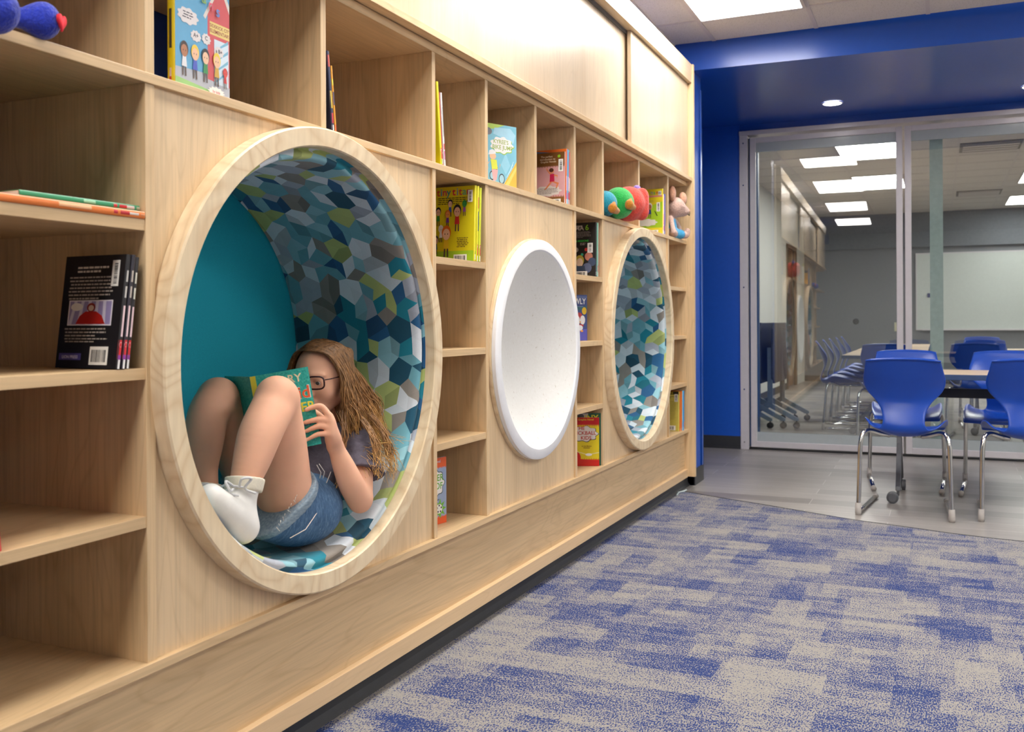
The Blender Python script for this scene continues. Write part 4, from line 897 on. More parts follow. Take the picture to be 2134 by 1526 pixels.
for (x, y, z, r1) in ((-.02, 5.655, 1.846, 0), (.012, 5.785, 1.825, 1)):
    s = SDF((x - .07, y - .07, z - .07), (x + .07, y + .07, z + .07), .003); s.ell((x, y, z), (.022, .034, .047) if not r1 else (.024, .038, .042), None, 0).mesh('ear', PE, t, o_)
s = SDF((-.2, 5.55, 1.57), (.08, 5.85, 1.72), .004); s.chain([(-.048, 5.69, 1.675, .042), (-.048, 5.69, 1.615, .0515)], .02).chain([(-.04, 5.715, 1.612, .036), (.008, 5.742, 1.603, .029)], .015); s.cut((0, 0, 1), (0, 0, 1.695)); s.mesh('dungarees', PD, t, o_)
m = MB().box(.034, .0425, 5.688, 5.693, 1.774, 1.780).box(.022, .030, 5.742, 5.747, 1.774, 1.780).build('eye', INK, t)
m = MB()
for k in range(3): m.tube([(.052, 5.715, 1.752 - .004 * k), (.046, 5.685, 1.762 - .008 * k), (.03, 5.66, 1.768 - .010 * k)], .0009, 5); m.tube([(.06, 5.745, 1.75 - .004 * k), (.05, 5.775, 1.755 - .008 * k)], .0009, 5)
m.build('whisker', pm('grey thread', (120, 100, 96), .8), t)
m = MB().tube([(.058, 5.725, 1.722), (.064, 5.740, 1.716), (.06, 5.755, 1.724)], .0024, 6).tube([(.066, 5.742, 1.735), (.064, 5.740, 1.716)], .0018, 6); m.build('mouth', INK, t)
s = SDF((.04, 5.71, 1.72), (.09, 5.78, 1.78), .002); s.ell((.064, 5.745, 1.745), (.007, .008, .006), None, 0).mesh('nose', PE, t, o_)

# ================================================================== CHAIRS AND TABLES
def chair(label, x, y, rot, group):
    root = thing('stacking_chair', label, 'chair', (x, y, 0), group, rot); WORLD[root.name] = Vector((0, 0, 0))
    P = [(-.072, .848, .186, .010), (-.062, .832, .190, .014), (-.050, .80, .196, .022), (-.032, .75, .206, .038), (-.014, .705, .206, .046), (-.002, .665, .184, .036), (.004, .630, .142, .016), (-.006, .585, .114, .008), (-.022, .54, .106, .006), (-.034, .50, .110, .010), (-.026, .466, .136, .026), (.02, .444, .176, .056),
         (.08, .438, .204, .090), (.15, .440, .213, .084), (.24, .447, .213, .052), (.33, .455, .206, .022), (.41, .452, .196, .010), (.44, .437, .190, .004)]
    path = spline(P, 3); nu = 17; m = MB()
    def fn(i, j):
        yy, zz, hw, cv = path[j]; u = -1 + 2 * i / (nu - 1); q = abs(u) ** 2.4 * cv
        nxt = path[min(j + 1, len(path) - 1)]; prv = path[max(j - 1, 0)]
        ty, tz = nxt[0] - prv[0], nxt[1] - prv[1]; L = math.hypot(ty, tz); ny, nz = -tz / L, ty / L   # towards sitter
        crown = (1 - u * u) * (.012 if j < 3 else 0)
        return (u * hw, yy + ny * q, zz + nz * q + crown)
    m.grid(fn, nu, len(path)); o = m.build('seat_shell', CHAIRB, root, True, local=True)
    md = o.modifiers.new('thick', 'SOLIDIFY'); md.thickness = .009; md.offset = 0; o.modifiers.new('sub', 'SUBSURF').levels = 1; o.modifiers['sub'].render_levels = 1
    # rolled lip along the top of the back
    m = MB(); L = []
    for i in range(13):
        u = -1 + 2 * i / 12; L.append((u * .187, -.073 + abs(u) ** 2.4 * .010 - .003, .851 + (1 - u * u) * .012))
    m.tube(L, [.004] + [.0075] * 11 + [.004], 8); m.build('back_lip', CHAIRB, root, True, local=True)
    for sx in (-1, 1):
        pts = spline([(sx * .085, .14, .428), (sx * .125, .11, .440), (sx * .178, .075, .458), (sx * .208, .045, .448), (sx * .221, .026, .41), (sx * .226, .018, .34), (sx * .230, .006, .15), (sx * .234, -.004, .035)], 5)
        m = MB().tube(pts, .0125, 12); m.build('leg', CHR, root, True, local=True)
        m = MB().tube([(sx * .232, .004, .02), (sx * .224, .10, .0165), (sx * .195, .52, .0165)], .0125, 12); m.build('sled_runner', CHR, root, True, local=True)
        m = MB().tube([(sx * .2335, -.005, .066), (sx * .2345, -.007, .014), (sx * .2345, -.007, .0)], [.0158, .0165, .0145], 12); m.build('glide', GREYP, root, True, local=True)
        m = MB().tube([(sx * .196, .505, .0165), (sx * .193, .545, .0165)], [.0158, .0162], 12); m.build('glide', GREYP, root, True, local=True)
        m = MB().tube([(sx * .085, .14, .428), (sx * .10, .36, .432)], .010, 8); m.build('seat_rail', CHR, root, True, local=True)
    m = MB().box(-.004, .004, -.0245, -.0235, .028, .036); 
    return root
GC = 'blue chairs around the tilting table'
c1 = chair('blue plastic chair seen from behind, fully in view, tucked under the near table', 1.276, 5.545, math.radians(-2), GC)
def dup(root, label, x, y, rot, group):
    r = root.copy(); COL.objects.link(r); r.location = (x, y, 0); r.rotation_euler = (0, 0, rot); r['label'] = label; r['group'] = group
    for ch in list(root.children):
        c_ = ch.copy(); COL.objects.link(c_); c_.parent = r
    return r
dup(c1, 'blue plastic chair seen from behind, cut by the right edge of the photo', 1.885, 5.63, math.radians(3), GC)
dup(c1, 'blue chair facing the camera across the near table, behind the fully visible one', 1.250, 6.90, math.radians(182), GC)
dup(c1, 'blue chair facing the camera across the near table, at the right edge', 1.835, 6.86, math.radians(172), GC)
TOP = wood('table laminate', 0, (222, 196, 168), .35, .3, 1.0, .4); EDG = pm('dark blue table edge', (52, 74, 112), .4)
def wheel(m, c, axis, r=.033):
    prof = [(0, -.013), (r * .7, -.013), (r * .78, -.010), (r * .8, -.013), (r, -.010), (r, .010), (r * .8, .013), (0, .013)]
    m.revolve(prof, c, axis, 24)
def table(label, x0, x1, y0, y1, z, group=None, feet=True):
    t = thing('table', label, 'table', ((x0 + x1) / 2, (y0 + y1) / 2, 0), group)
    MB().box(x0 + .006, x1 - .006, y0 + .006, y1 - .006, z - .024, z).build('tabletop', TOP, t)
    e = MB(); 
    for a in ((x0, x1, y0, y0 + .006), (x0, x1, y1 - .006, y1), (x0, x0 + .006, y0 + .006, y1 - .006), (x1 - .006, x1, y0 + .006, y1 - .006)): e.box(a[0], a[1], a[2], a[3], z - .032, z - .001)
    e.build('edge_band', EDG, t, bev=.002)
    lx = x1 - x0 > y1 - y0; ym = (y0 + y1) / 2; xm = (x0 + x1) / 2
    if lx: MB().box(x0 + .12, x1 - .12, ym - .02, ym + .02, z - .152, z - .098).build('beam', BLK, t)
    else: MB().box(xm - .02, xm + .02, y0 + .12, y1 - .12, z - .152, z - .098).build('beam', BLK, t)
    for s_ in (0, 1):
        px, py = ((x0 + .13, ym), (x1 - .13, ym))[s_] if lx else ((xm, y0 + .13), (xm, y1 - .13))[s_]
        ux, uy = (0, 1) if lx else (1, 0)
        def Q(a, zz, w_): return (px + ux * a + uy * w_, py + uy * a + ux * w_, zz)
        l = MB(); l.prism([(-.028, z - .03), (.028, z - .03), (.028, .36), (.045, .34), (.255, .10), (.262, .075), (.235, .075), (.225, .095), (.0, .285), (-.225, .095), (-.235, .075), (-.262, .075), (-.255, .10), (-.04, .33), (-.028, .36)], lambda u, v, w_: Q(u, v, w_ - .014), .028)
        l.build('leg', DGREY, t, bev=.004)
        for q in (-1, 1):
            cst = MB(); p = Q(q * .248, .034, 0); dx = -.028 if q < 0 else 0
            for off in (-.014, .014): wheel(cst, (p[0] + (off if q > 0 else -.03), p[1] + (0 if q > 0 else off), .034), 'x' if q > 0 else 'y', .033)
            cst.tube([(p[0], p[1], .09), (p[0], p[1], .05), (p[0] + dx, p[1], .036)], .008, 8)
            cst.build('caster', DGREY, t, True).modifiers.new('e', 'EDGE_SPLIT').split_angle = .6
    return t
table('light wood table with dark blue edge on the grey floor between the four nearest chairs', 1.10, 2.62, 5.93, 6.52, .76)

# far room furniture
GT = 'long row of tables in the far room'
table('nearest table of the long row in the far room, behind the left glass door', .62, 1.35, 9.35, 10.85, .745, GT)
table('middle table of the long row in the far room', .62, 1.35, 10.9, 12.4, .745, GT)
table('last table of the long row in the far room', .62, 1.35, 12.45, 13.95, .745, GT)
table('nearer table of the right hand row in the far room', 1.65, 3.15, 9.75, 10.35, .745, 'right hand tables in the far room')
table('table in the right hand row just before the whiteboard', 1.65, 3.15, 11.4, 12.0, .745, 'right hand tables in the far room')
FG = 'blue chairs in the far room'
k = 0
ordn = ('first and nearest', 'second', 'third', 'fourth', 'fifth')
for y in (9.95, 10.6, 11.25, 12.0, 12.7):
    dup(c1, '%s blue chair along the left side of the long far table row' % ordn[k], .40, y, math.radians(-84), FG); k += 1
dup(c1, 'blue chair at the near end of the long far table row', 1.03, 8.83, math.radians(3), FG)
dup(c1, 'blue chair behind the pale post, seen from behind through the right door', 1.74, 9.25, math.radians(-3), FG)
dup(c1, 'blue chair at the far right, beside the one behind the pale post', 2.36, 9.25, math.radians(2), FG)
dup(c1, 'blue chair facing the glass across the right hand far table', 1.88, 10.85, math.radians(178), FG)
dup(c1, 'blue chair facing the glass across the right hand far table, at the frame edge', 2.5, 10.85, math.radians(184), FG)
dup(c1, 'dark looking blue chair nearest the whiteboard', 1.92, 12.55, math.radians(180), FG)
# folded nesting tables against the left wall of the far room
def folded(label, x, y0):
    t = thing('folding_table', label, 'folding table', (x, y0 + .4, 0), 'flipped up nesting tables in the far room')
    m = MB(); m.prism([(y0, .50), (y0 + .06, .44), (y0 + .86, .44), (y0 + .92, .50), (y0 + .92, .99), (y0 + .86, 1.05), (y0 + .06, 1.05), (y0, .99)], lambda u, v, w_: (x - .16 + w_, u, v), .028)
    m.build('tabletop', pm('slate table underside', (64, 68, 84), .5), t, bev=.004)
    MB().box(x - .19, x - .16, y0 + .05, y0 + .87, .72, .77).build('beam', BLK, t)
    for yy in (y0 + .02, y0 + .84):
        m = MB(); m.prism([(x - .20, .80), (x - .15, .80), (x - .15, .24), (x + .10, .10), (x + .10, .075), (x + .06, .075), (x - .18, .20), (x - .42, .075), (x - .46, .075), (x - .46, .10), (x - .20, .25)], lambda u, v, w_: (u, yy + w_, v), .03)
        m.build('leg', pm('blue grey metal', (132, 146, 158), .4, .2), t, bev=.003)
        for cx in (x + .08, x - .44):
            c_ = MB()
            for o2 in (-.012, .012): wheel(c_, (cx, yy + .015 + o2, .032), 'y', .031)
            c_.tube([(cx, yy + .015, .09), (cx, yy + .015, .04)], .007, 8); c_.build('caster', BLK, t, True)
    return t
for i, lb in enumerate(('leftmost flipped up table on casters behind the left glass door', 'middle flipped up table on casters behind the left glass door', 'rightmost flipped up table on casters behind the left glass door')): folded(lb, -.16 + .12 * i, 9.62 + .05 * i)
# whiteboard, switch and speaker on the far wall
t = thing('whiteboard', 'wide whiteboard on the far wall behind the glass doors', 'whiteboard', (2.7, 17.49, .9))
MB().box(1.12, 4.4, 17.478, 17.495, .92, 2.18).build('writing_surface', pm('whiteboard enamel', (206, 212, 208), .22, var=.01), t)
m = MB(); 
for a in ((1.10, 1.12, .9, 2.2), (4.4, 4.42, .9, 2.2), (1.12, 4.4, 2.18, 2.2), (1.12, 4.4, .9, .92)): m.box(a[0], a[1], 17.47, 17.497, a[2], a[3])
m.build('frame', ALU, t); MB().box(1.2, 4.3, 17.41, 17.47, .895, .91).build('pen_tray', ALU, t)
o = MB().box(.76, .83, 17.485, 17.498, .88, 1.03).build('light_switch', pm('ivory plate', (214, 208, 176), .5)); o['label'] = 'small ivory light switch plate on the grey far wall'; o['category'] = 'light switch'
o = MB().revolve([(0, -.02), (.04, -.02), (.05, 0)], (.14, 17.498, 1.05), 'y', 20).build('wall_bumper', BLK); o['label'] = 'round black bumper on the grey far wall left of the switch'; o['category'] = 'wall bumper'
o = MB().box(1.28, 1.40, 17.466, 17.4775, 1.45, 1.52).build('board_eraser', pm('navy felt', (44, 46, 110), .8)); o['label'] = 'small navy eraser stuck on the left part of the whiteboard'; o['category'] = 'eraser'
o = struct(MB().box(-.72, 6.1, 17.42, 17.5, 2.30, ZC).build('trim_10', pm('grey bulkhead', (112, 116, 124), .7)))
#@@PART4

# ================================================================== THE GIRL
def nrm(v): v = Vector(v); v.normalize(); return v
girl = thing('person', 'girl in grey T-shirt and denim shorts curled in the round nook reading', 'person', (-.15, 2.1, .49))
OG = WORLD[girl.name]
HC = Vector((-.150, 2.244, .914)); HF = nrm((.12, -.95, -.12)); HL = nrm(Vector((0, 0, 1)).cross(HF)); HU = HF.cross(HL)
def hp(l, f, u): return HC + HL * l + HF * f + HU * u
HR = np.array([list(HL), list(HF), list(HU)]).T
BX = ((-.42, 1.60, .44), (.09, 2.56, 1.06))
s = SDF(*BX, .0036)
# torso
s.chain([(-.175, 2.13, .565, .078), (-.165, 2.20, .59, .076), (-.16, 2.255, .635, .072), (-.16, 2.30, .70, .078)], .03)
s.cap((-.09, 2.285, .725), (-.235, 2.335, .715), .048, None, .03).chain([(-.16, 2.325, .765, .035), (-.155, 2.29, .83, .036)], .02)
s.cap((-.11, 2.13, .56), (-.24, 2.17, .56), .078, None, .03)
# near leg
s.chain([(-.125, 2.075, .555, .076), (-.108, 2.015, .635, .0735), (-.094, 1.982, .755, .067), (-.080, 1.955, .850, .0575), (-.075, 1.948, .877, .0555)], .02)
s.chain([(-.072, 1.940, .876, .0545), (-.054, 1.885, .842, .0525), (-.047, 1.842, .798, .0515), (-.045, 1.812, .745, .0445), (-.046, 1.785, .69, .034), (-.045, 1.775, .655, .034)], .010)
s.ell((-.058, 1.922, .902), (.036, .032, .03), None, .03)
# far leg
s.chain([(-.25, 2.16, .56, .074), (-.27, 2.09, .64, .070), (-.28, 2.03, .755, .064), (-.285, 1.985, .845, .055), (-.283, 1.968, .874, .053)], .02)
s.chain([(-.28, 1.962, .874, .052), (-.272, 1.918, .838, .051), (-.27, 1.898, .77, .050), (-.268, 1.892, .70, .038), (-.262, 1.895, .64, .033)], .010)
# near arm
s.chain([(-.055, 2.285, .725, .040), (-.030, 2.25, .66, .0375), (-.004, 2.214, .592, .034)], .02)
s.chain([(-.002, 2.208, .580, .033), (-.004, 2.172, .63, .0345), (-.010, 2.146, .68, .030), (-.016, 2.122, .728, .0225), (-.017, 2.114, .742, .021)], .012)
# palm
s.chain([(-.017, 2.112, .745, .020), (-.0115, 2.092, .772, .0165)], .012)
for q in ((-.0075, 2.0775, .8255), (-.0045, 2.0790, .8105), (-.0045, 2.0770, .7945), (-.0065, 2.0730, .7795)): s.cap((-.013, 2.100, .762), q, .0155, .0095, .012)
# fingers of the near hand (index, middle, ring, little) and thumb behind the cover
for ch in ([(-.0085, 2.0765, .826, .0088), (-.0265, 2.0660, .8515, .0084), (-.0455, 2.0530, .8490, .0072), (-.0580, 2.0432, .8430, .0062)],
           [(-.0045, 2.0775, .8105, .0090), (-.0250, 2.0630, .8185, .0086), (-.0440, 2.0500, .8150, .0074), (-.0590, 2.0375, .8105, .0062)],
           [(-.0045, 2.0755, .7945, .0088), (-.0250, 2.0605, .8005, .0082), (-.0415, 2.0485, .7955, .0072), (-.0545, 2.0375, .7880, .0060)],
           [(-.0070, 2.0710, .7795, .0080), (-.0265, 2.0565, .7800, .0074), (-.0400, 2.0460, .7735, .0064), (-.0500, 2.0375, .7665, .0054)],
           [(-.018, 2.105, .768, .012), (-.032, 2.100, .800, .0105), (-.050, 2.088, .825, .0092), (-.062, 2.078, .838, .0078)]): s.chain(ch, .0035)
# far arm and hand
s.chain([(-.265, 2.335, .715, .038), (-.325, 2.25, .64, .036), (-.335, 2.20, .615, .033)], .02)
s.chain([(-.335, 2.20, .615, .033), (-.315, 2.12, .68, .030), (-.285, 2.055, .745, .022)], .012).cap((-.285, 2.055, .745), (-.272, 2.030, .785, )[:3], .020, .017, .012)
for k_ in range(4): s.chain([(-.268, 2.022, .785 + .004 * k_ - .006, .010), (-.262 - .004 * k_, 1.998, .80 - .014 * k_ + .01, .0082), (-.245 - .002 * k_, 1.985, .80 - .014 * k_ + .01, .0068)], .0035)
s.chain([(-.272, 2.04, .785, .011), (-.255, 2.035, .815, .009), (-.242, 2.025, .835, .0078)], .004)
# head
s.ell(hp(0, -.004, .022), (.069, .088, .080), HR, .02).ell(hp(0, .026, -.022), (.056, .058, .072), HR, .03).ell(hp(0, .060, -.075), (.024, .022, .020), HR, .03)
for q in (-1, 1):
    s.ell(hp(q * .034, .052, -.028), (.024, .026, .026), HR, .02); s.cap(hp(q * .05, .0, -.05), hp(q * .018, .055, -.078), .018, .015, .02)
    s.ell(hp(q * .070, -.008, -.008), (.007, .018, .028), HR, .006)
    s.ell(hp(q * .030, .086, .004), (.017, .014, .010), HR, .0, True)
    s.ell(hp(q * .030, .074, .003), (.0145, .0135, .0125), HR, .004)
    s.ell(hp(q * .030, .090, .000), (.0105, .012, .0045), HR, 0, True); s.cap(hp(q * .014, .083, .022), hp(q * .044, .074, .021), .006, .005, .012)
s.chain([tuple(hp(0, .080, .012)) + (.0065,), tuple(hp(0, .092, -.010)) + (.0075,), tuple(hp(0, .099, -.026)) + (.0105,)], .012)
for q in (-1, 1): s.ell(hp(q * .010, .091, -.030), (.007, .008, .006), HR, .006)
s.cap(hp(-.016, .082, -.050), hp(.016, .082, -.050), .0045, None, .008).cap(hp(-.013, .081, -.058), hp(.013, .081, -.058), .0055, None, .008)
s.mesh('body', SKIN, girl, OG, 3)
# eyes and glasses
for q in (-1, 1):
    s = SDF(tuple(hp(q * .030, .078, .003) - Vector((.02,) * 3)), tuple(hp(q * .030, .078, .003) + Vector((.02,) * 3)), .0012)
    s.ell(hp(q * .030, .0745, .003), (.0115,) * 3, None, 0); cc_ = hp(q * .030, .086, .0)
    s.mesh('eye', [pm('eye white', (230, 224, 220), .3), pm('iris', (84, 84, 80), .3)], girl, OG, 0, None, lambda c, cc_=cc_: (np.linalg.norm(c - np.array(cc_), axis=1) < .0062).astype(int))
gm = MB()
for q in (-1, 1):
    pts = []
    for k in range(25):
        a = 2 * PI * k / 24; cu, su = math.cos(a), math.sin(a)
        cu = math.copysign(abs(cu) ** .6, cu); su = math.copysign(abs(su) ** .6, su)
        pts.append(hp(q * (.032 + .023 * cu), .101 - .010 * ((.033 + .025 * cu) / .058) ** 2, .004 + .0175 * su))
    gm.tube(pts, .0024, 8, False)
    gm.tube([hp(q * .058, .091, .012), hp(q * .066, .08, .012), hp(q * .073, .03, .010), hp(q * .075, -.005, .006), hp(q * .072, -.02, -.01)], .0016, 8)
gm.tube([hp(-.009, .102, .010), hp(0, .104, .012), hp(.009, .102, .010)], .0018, 8)
gl_ = gm.build('glasses', pm('dark tortoise plastic', (58, 30, 32), .25), girl, True)

# T-shirt
SHIRT = NT('charcoal T-shirt jersey'); f = SHIRT.noise(SHIRT.coord((1, 1, 1)), 60, 4); SHIRT.l(SHIRT.ramp(f, [(.3, rgb(84, 78, 90)), (.7, rgb(100, 94, 106))]), SHIRT.b.inputs['Base Color'])
SHIRT.b.inputs['Roughness'].default_value = .9; wr = SHIRT.noise(SHIRT.coord((14, 9, 22)), 1, 3, .5, 1.2); SHIRT.bump(wr, .7, .012); SHIRT = SHIRT.m
s = SDF((-.36, 2.02, .48), (.08, 2.50, .84), .004)
s.chain([(-.172, 2.135, .590, .086), (-.165, 2.20, .612, .088), (-.16, 2.252, .650, .087), (-.16, 2.30, .705, .089)], .03)
s.cap((-.08, 2.285, .728), (-.245, 2.335, .718), .058, None, .03)
s.chain([(-.060, 2.287, .728, .050), (-.036, 2.262, .680, .052), (-.020, 2.246, .648, .058), (-.010, 2.240, .632, .064)], .02)
for k_ in range(5): s.cap((-.09 + .01 * k_, 2.16 + .03 * k_, .545 + .012 * k_), (-.085, 2.22 + .02 * k_, .66 - .01 * k_), .012, .006, .02)
s.F = np.maximum(s.F, -np.inf)
x_, y_, z_ = np.meshgrid(*s.ax, indexing='ij', sparse=True)
# hem, sleeve end and neckline cuts
pl_ = ((x_ + .17) * 0 + (y_ - 2.135) * -.80 + (z_ - .565) * -.60)
torso = (x_ < -.055) | (z_ > .70)
s.F = np.maximum(s.F, np.where(x_ < -.02, pl_, -.05).astype(np.float32))
sd = nrm((.05, -.09, -.155)); q_ = ((x_ + .020) * sd[0] + (y_ - 2.247) * sd[1] + (z_ - .648) * sd[2])
s.F = np.maximum(s.F, np.where((x_ > -.085) & (y_ > 2.16), q_, -.05).astype(np.float32))
s.ell((-.155, 2.305, .805), (.052, .05, .04), None, 0, True)
inner = SDF((-.36, 2.02, .48), (.08, 2.50, .84), .004); inner.chain([(-.040, 2.262, .69, .040), (-.012, 2.222, .61, .048), (.01, 2.20, .57, .056)], .01); s.F = np.maximum(s.F, -inner.F)
s.mesh('t_shirt', SHIRT, girl, OG, 2)
pr_ = MB()
for k_ in range(2): pr_.tube([(-.070 - .004 * k_, 2.105 + .016 * k_, .690), (-.066, 2.118 + .016 * k_, .668), (-.068, 2.112 + .016 * k_, .645), (-.072, 2.102 + .016 * k_, .622)], .0013, 5)
pr_.build('shirt_print', WHT, girl, True)
# denim shorts
DEN = NT('washed blue denim'); f = DEN.noise(DEN.coord((60, 260, 60)), 1, 4, .7); f2 = DEN.noise(DEN.coord((1, 1, 1)), 12, 3)
d_ = DEN.ramp(f, [(.25, rgb(48, 78, 112)), (.55, rgb(78, 112, 148)), (.8, rgb(134, 160, 184))]); DEN.l(DEN.mix(1, d_, DEN.ramp(f2, [(.3, (.72, .74, .76, 1)), (.7, (1.1, 1.1, 1.1, 1))]), 'MULTIPLY'), DEN.b.inputs['Base Color']); DEN.b.inputs['Roughness'].default_value = .9; DEN.bump(f, .3, .002); DEN = DEN.m
DENL = NT('pale denim lining'); f = DENL.noise(DENL.coord((200, 60, 200)), 1, 3); DENL.l(DENL.ramp(f, [(.3, rgb(112, 132, 150)), (.7, rgb(150, 166, 178))]), DENL.b.inputs['Base Color']); DENL.b.inputs['Roughness'].default_value = .9; DENL = DENL.m
hn = nrm((.0, -.62, .78)); hpnt = Vector((-.10, 1.995, .612))
def shorts(grow, lo, hi, name, mat, lean=0):
    s = SDF((-.36, 1.74, .45), (.05, 2.34, .76), .004)
    s.chain([(-.12, 2.085, .563, .082 + grow), (-.105, 2.01, .635, .083 + grow), (-.098, 1.99, .70, .080 + grow)], .03)
    s.chain([(-.245, 2.165, .565, .080 + grow), (-.265, 2.09, .64, .078 + grow), (-.275, 2.04, .72, .074 + grow)], .02)
    s.chain([(-.11, 1.925, .588, .056 + grow), (-.115, 2.02, .562, .070 + grow), (-.14, 2.13, .572, .082 + grow), (-.165, 2.20, .592, .082 + grow)], .04)
    s.cap((-.10, 2.12, .57), (-.245, 2.17, .57), .085 + grow, None, .03)
    X_, Y_, Z_ = np.meshgrid(*s.ax, indexing='ij', sparse=True)
    d = ((X_ - hpnt.x) * hn.x + (Y_ - hpnt.y) * hn.y + (Z_ - hpnt.z) * hn.z)
    s.F = np.maximum(s.F, (d - hi).astype(np.float32))
    if lo is not None: s.F = np.maximum(s.F, (lo - d).astype(np.float32))
    wv = ((Y_ - 2.20) * .80 + (Z_ - .60) * .60); s.F = np.maximum(s.F, (wv - .012 + X_ * 0).astype(np.float32))
    return s.mesh(name, mat, girl, OG, 2)
sh = shorts(0, None, 0, 'shorts', DEN)
hem = shorts(.0035, -.022, .004, 'hem_cuff', DENL)
st = MB()
wh_ = pm('off white thread', (214, 206, 196), .8)
st.tube([(-.060, 2.155, .665), (-.050, 2.12, .640), (-.038, 2.10, .600), (-.050, 2.125, .585)], .0012, 5)
st.tube([(-.025, 1.93, .535), (-.022, 1.99, .545), (-.028, 2.045, .575), (-.040, 2.09, .595), (-.050, 2.125, .585)], .0013, 5)
rt = random.Random(2)
for k_ in range(16):
    a = k_ / 15; p = Vector((-.028 - .02 * a, 1.88 + .155 * a, .572 + .095 * a)); st.tube([p, p + Vector((rt.uniform(-.003, .004), rt.uniform(-.01, .01), rt.uniform(-.012, -.003)))], .0008, 4)
st.build('fray_thread', wh_, girl, True)
# boots
BOOT = pm('white boot leather', (232, 230, 224), .45, var=.015); CRM = pm('cream collar lining', (222, 214, 194), .85, var=.03, scale=200)
for (dx, dy, dz, nm) in ((0, 0, 0, 0), (-.218, .105, -.045, 1)):
    def B(x, y, z): return (x + dx, y + dy, z + dz)
    bt = None
    s = SDF(B(-.12, 1.60, .53), B(.03, 1.88, .75), .0034)
    s.chain([B(-.040, 1.772, .590) + (.033,), B(-.040, 1.735, .625) + (.037,), B(-.040, 1.665, .680) + (.031,)], .02)
    s.chain([B(-.042, 1.772, .595) + (.034,), B(-.044, 1.770, .655) + (.037,), B(-.046, 1.782, .697) + (.0415,)], .025)
    s.cut((-.1, .30, 1), B(-.045, 1.785, .700)); bt = s.mesh('boot', BOOT, girl, OG, 1)
    s = SDF(B(-.12, 1.70, .60), B(.03, 1.88, .78), .0034); s.chain([B(-.044, 1.775, .665) + (.0435,), B(-.046, 1.788, .702) + (.0465,)], .01); s.cut((-.1, .30, 1), B(-.045, 1.785, .7055)); s.cut((.1, -.30, -1), B(-.045, 1.785, .672))
    i2 = SDF(B(-.12, 1.70, .60), B(.03, 1.88, .78), .0034); i2.chain([B(-.046, 1.786, .690) + (.037,), B(-.047, 1.796, .74) + (.040,)], .01); s.F = np.maximum(s.F, -i2.F[:s.F.shape[0], :s.F.shape[1], :s.F.shape[2]])
    s.mesh('boot_collar', CRM, girl, OG, 1)
    lc = MB()
    for k_ in range(4): z0 = .690 - .016 * k_; y0 = 1.730 - .016 * k_; lc.tube(spline([B(-.072, y0 + .004, z0), B(-.045, y0 - .006, z0 + .008), B(-.012, y0 + .012, z0 + .002)], 4), .0028, 6)
    lc.tube(spline([B(-.02, 1.738, .695), B(-.002, 1.725, .715), B(.004, 1.75, .712), B(-.008, 1.742, .690), B(.004, 1.765, .676)], 5), .003, 6)
    lc.tube(spline([B(-.03, 1.730, .695), B(-.028, 1.700, .712), B(-.02, 1.706, .690), B(-.03, 1.728, .690)], 5), .003, 6)
    lc.build('bootlace', pm('grey white lace', (214, 214, 214), .7), girl, True)

# hair
HAIR = NT('light brown hair with blond ends'); ha = HAIR.n('ShaderNodeAttribute', attribute_name='Col'); hn_ = HAIR.noise(HAIR.coord((150, 60, 45)), 1, 3, .6, .6); HAIR.l(HAIR.mix(1, ha.outputs['Color'], HAIR.ramp(hn_, [(.3, (.55, .52, .48, 1)), (.5, (1, 1, 1, 1)), (.7, (1.35, 1.3, 1.2, 1))]), 'MULTIPLY'), HAIR.b.inputs['Base Color']); HAIR.bump(hn_, .6, .003)
HAIR.b.inputs['Roughness'].default_value = .42; HAIR.b.inputs['Specular IOR Level'].default_value = .35; HAIR = HAIR.m
def haircol(t, v):
    a = np.array(rgb(112, 80, 50)[:3]); b_ = np.array(rgb(166, 122, 76)[:3]); c_ = np.array(rgb(222, 178, 108)[:3])
    q = a * (1 - t) + b_ * t if t < .75 else b_ * (1 - (t - .75) * 4) + c_ * (t - .75) * 4
    return tuple(np.clip(q * v, 0, 1)) + (1,)
s = SDF((-.30, 2.10, .64), (.03, 2.52, 1.06), .004)
s.ell(hp(0, -.014, .022), (.074, .090, .084), HR, .01)
s.chain([tuple(hp(.040, -.03, .02)) + (.040,), tuple(hp(.050, -.028, -.04)) + (.040,), tuple(hp(.062, -.030, -.10)) + (.036,), tuple(hp(.066, -.035, -.15)) + (.022,)], .03)
s.chain([tuple(hp(-.045, -.03, .02)) + (.042,), tuple(hp(-.055, -.03, -.05)) + (.034,), tuple(hp(-.05, -.03, -.11)) + (.026,)], .03)
s.chain([tuple(hp(0, -.075, .0)) + (.05,), tuple(hp(0.02, -.085, -.09)) + (.045,)], .03)
s.ell(hp(-.012, .092, -.012), (.060, .066, .094), HR, 0, True)
cap_ = s.mesh('hair', HAIR, girl, OG, 1)
ca = cap_.data.attributes.new('Col', 'FLOAT_COLOR', 'POINT'); ca.data.foreach_set('color', np.tile(np.array(haircol(.25, .95), np.float32), (len(cap_.data.vertices), 1)).ravel())
hm_ = MB(); hcols = []; rh = random.Random(12)
def strand(pts, r, v, wav=.004, t1=1.0):
    P_ = spline(pts, 5); n = len(P_); ph = rh.uniform(0, 6); out = []; rs = []
    for i, p in enumerate(P_):
        t = i / (n - 1); w_ = wav * max(0, t - .25) * 1.6
        out.append(Vector(p) + HL * (w_ * math.sin(ph + t * 11)) + Vector((0, 1, 0)) * (w_ * math.cos(ph + t * 9)))
        rs.append(r * (1 - .75 * max(0, t - .55) / .45) * min(1, .15 + t * 5))
    b0 = len(hm_.v); hm_.tube(out, rs, 5, False)
    for i in range(n): hcols.extend([haircol(min(1, i / (n - 1) * t1), v)] * 5)
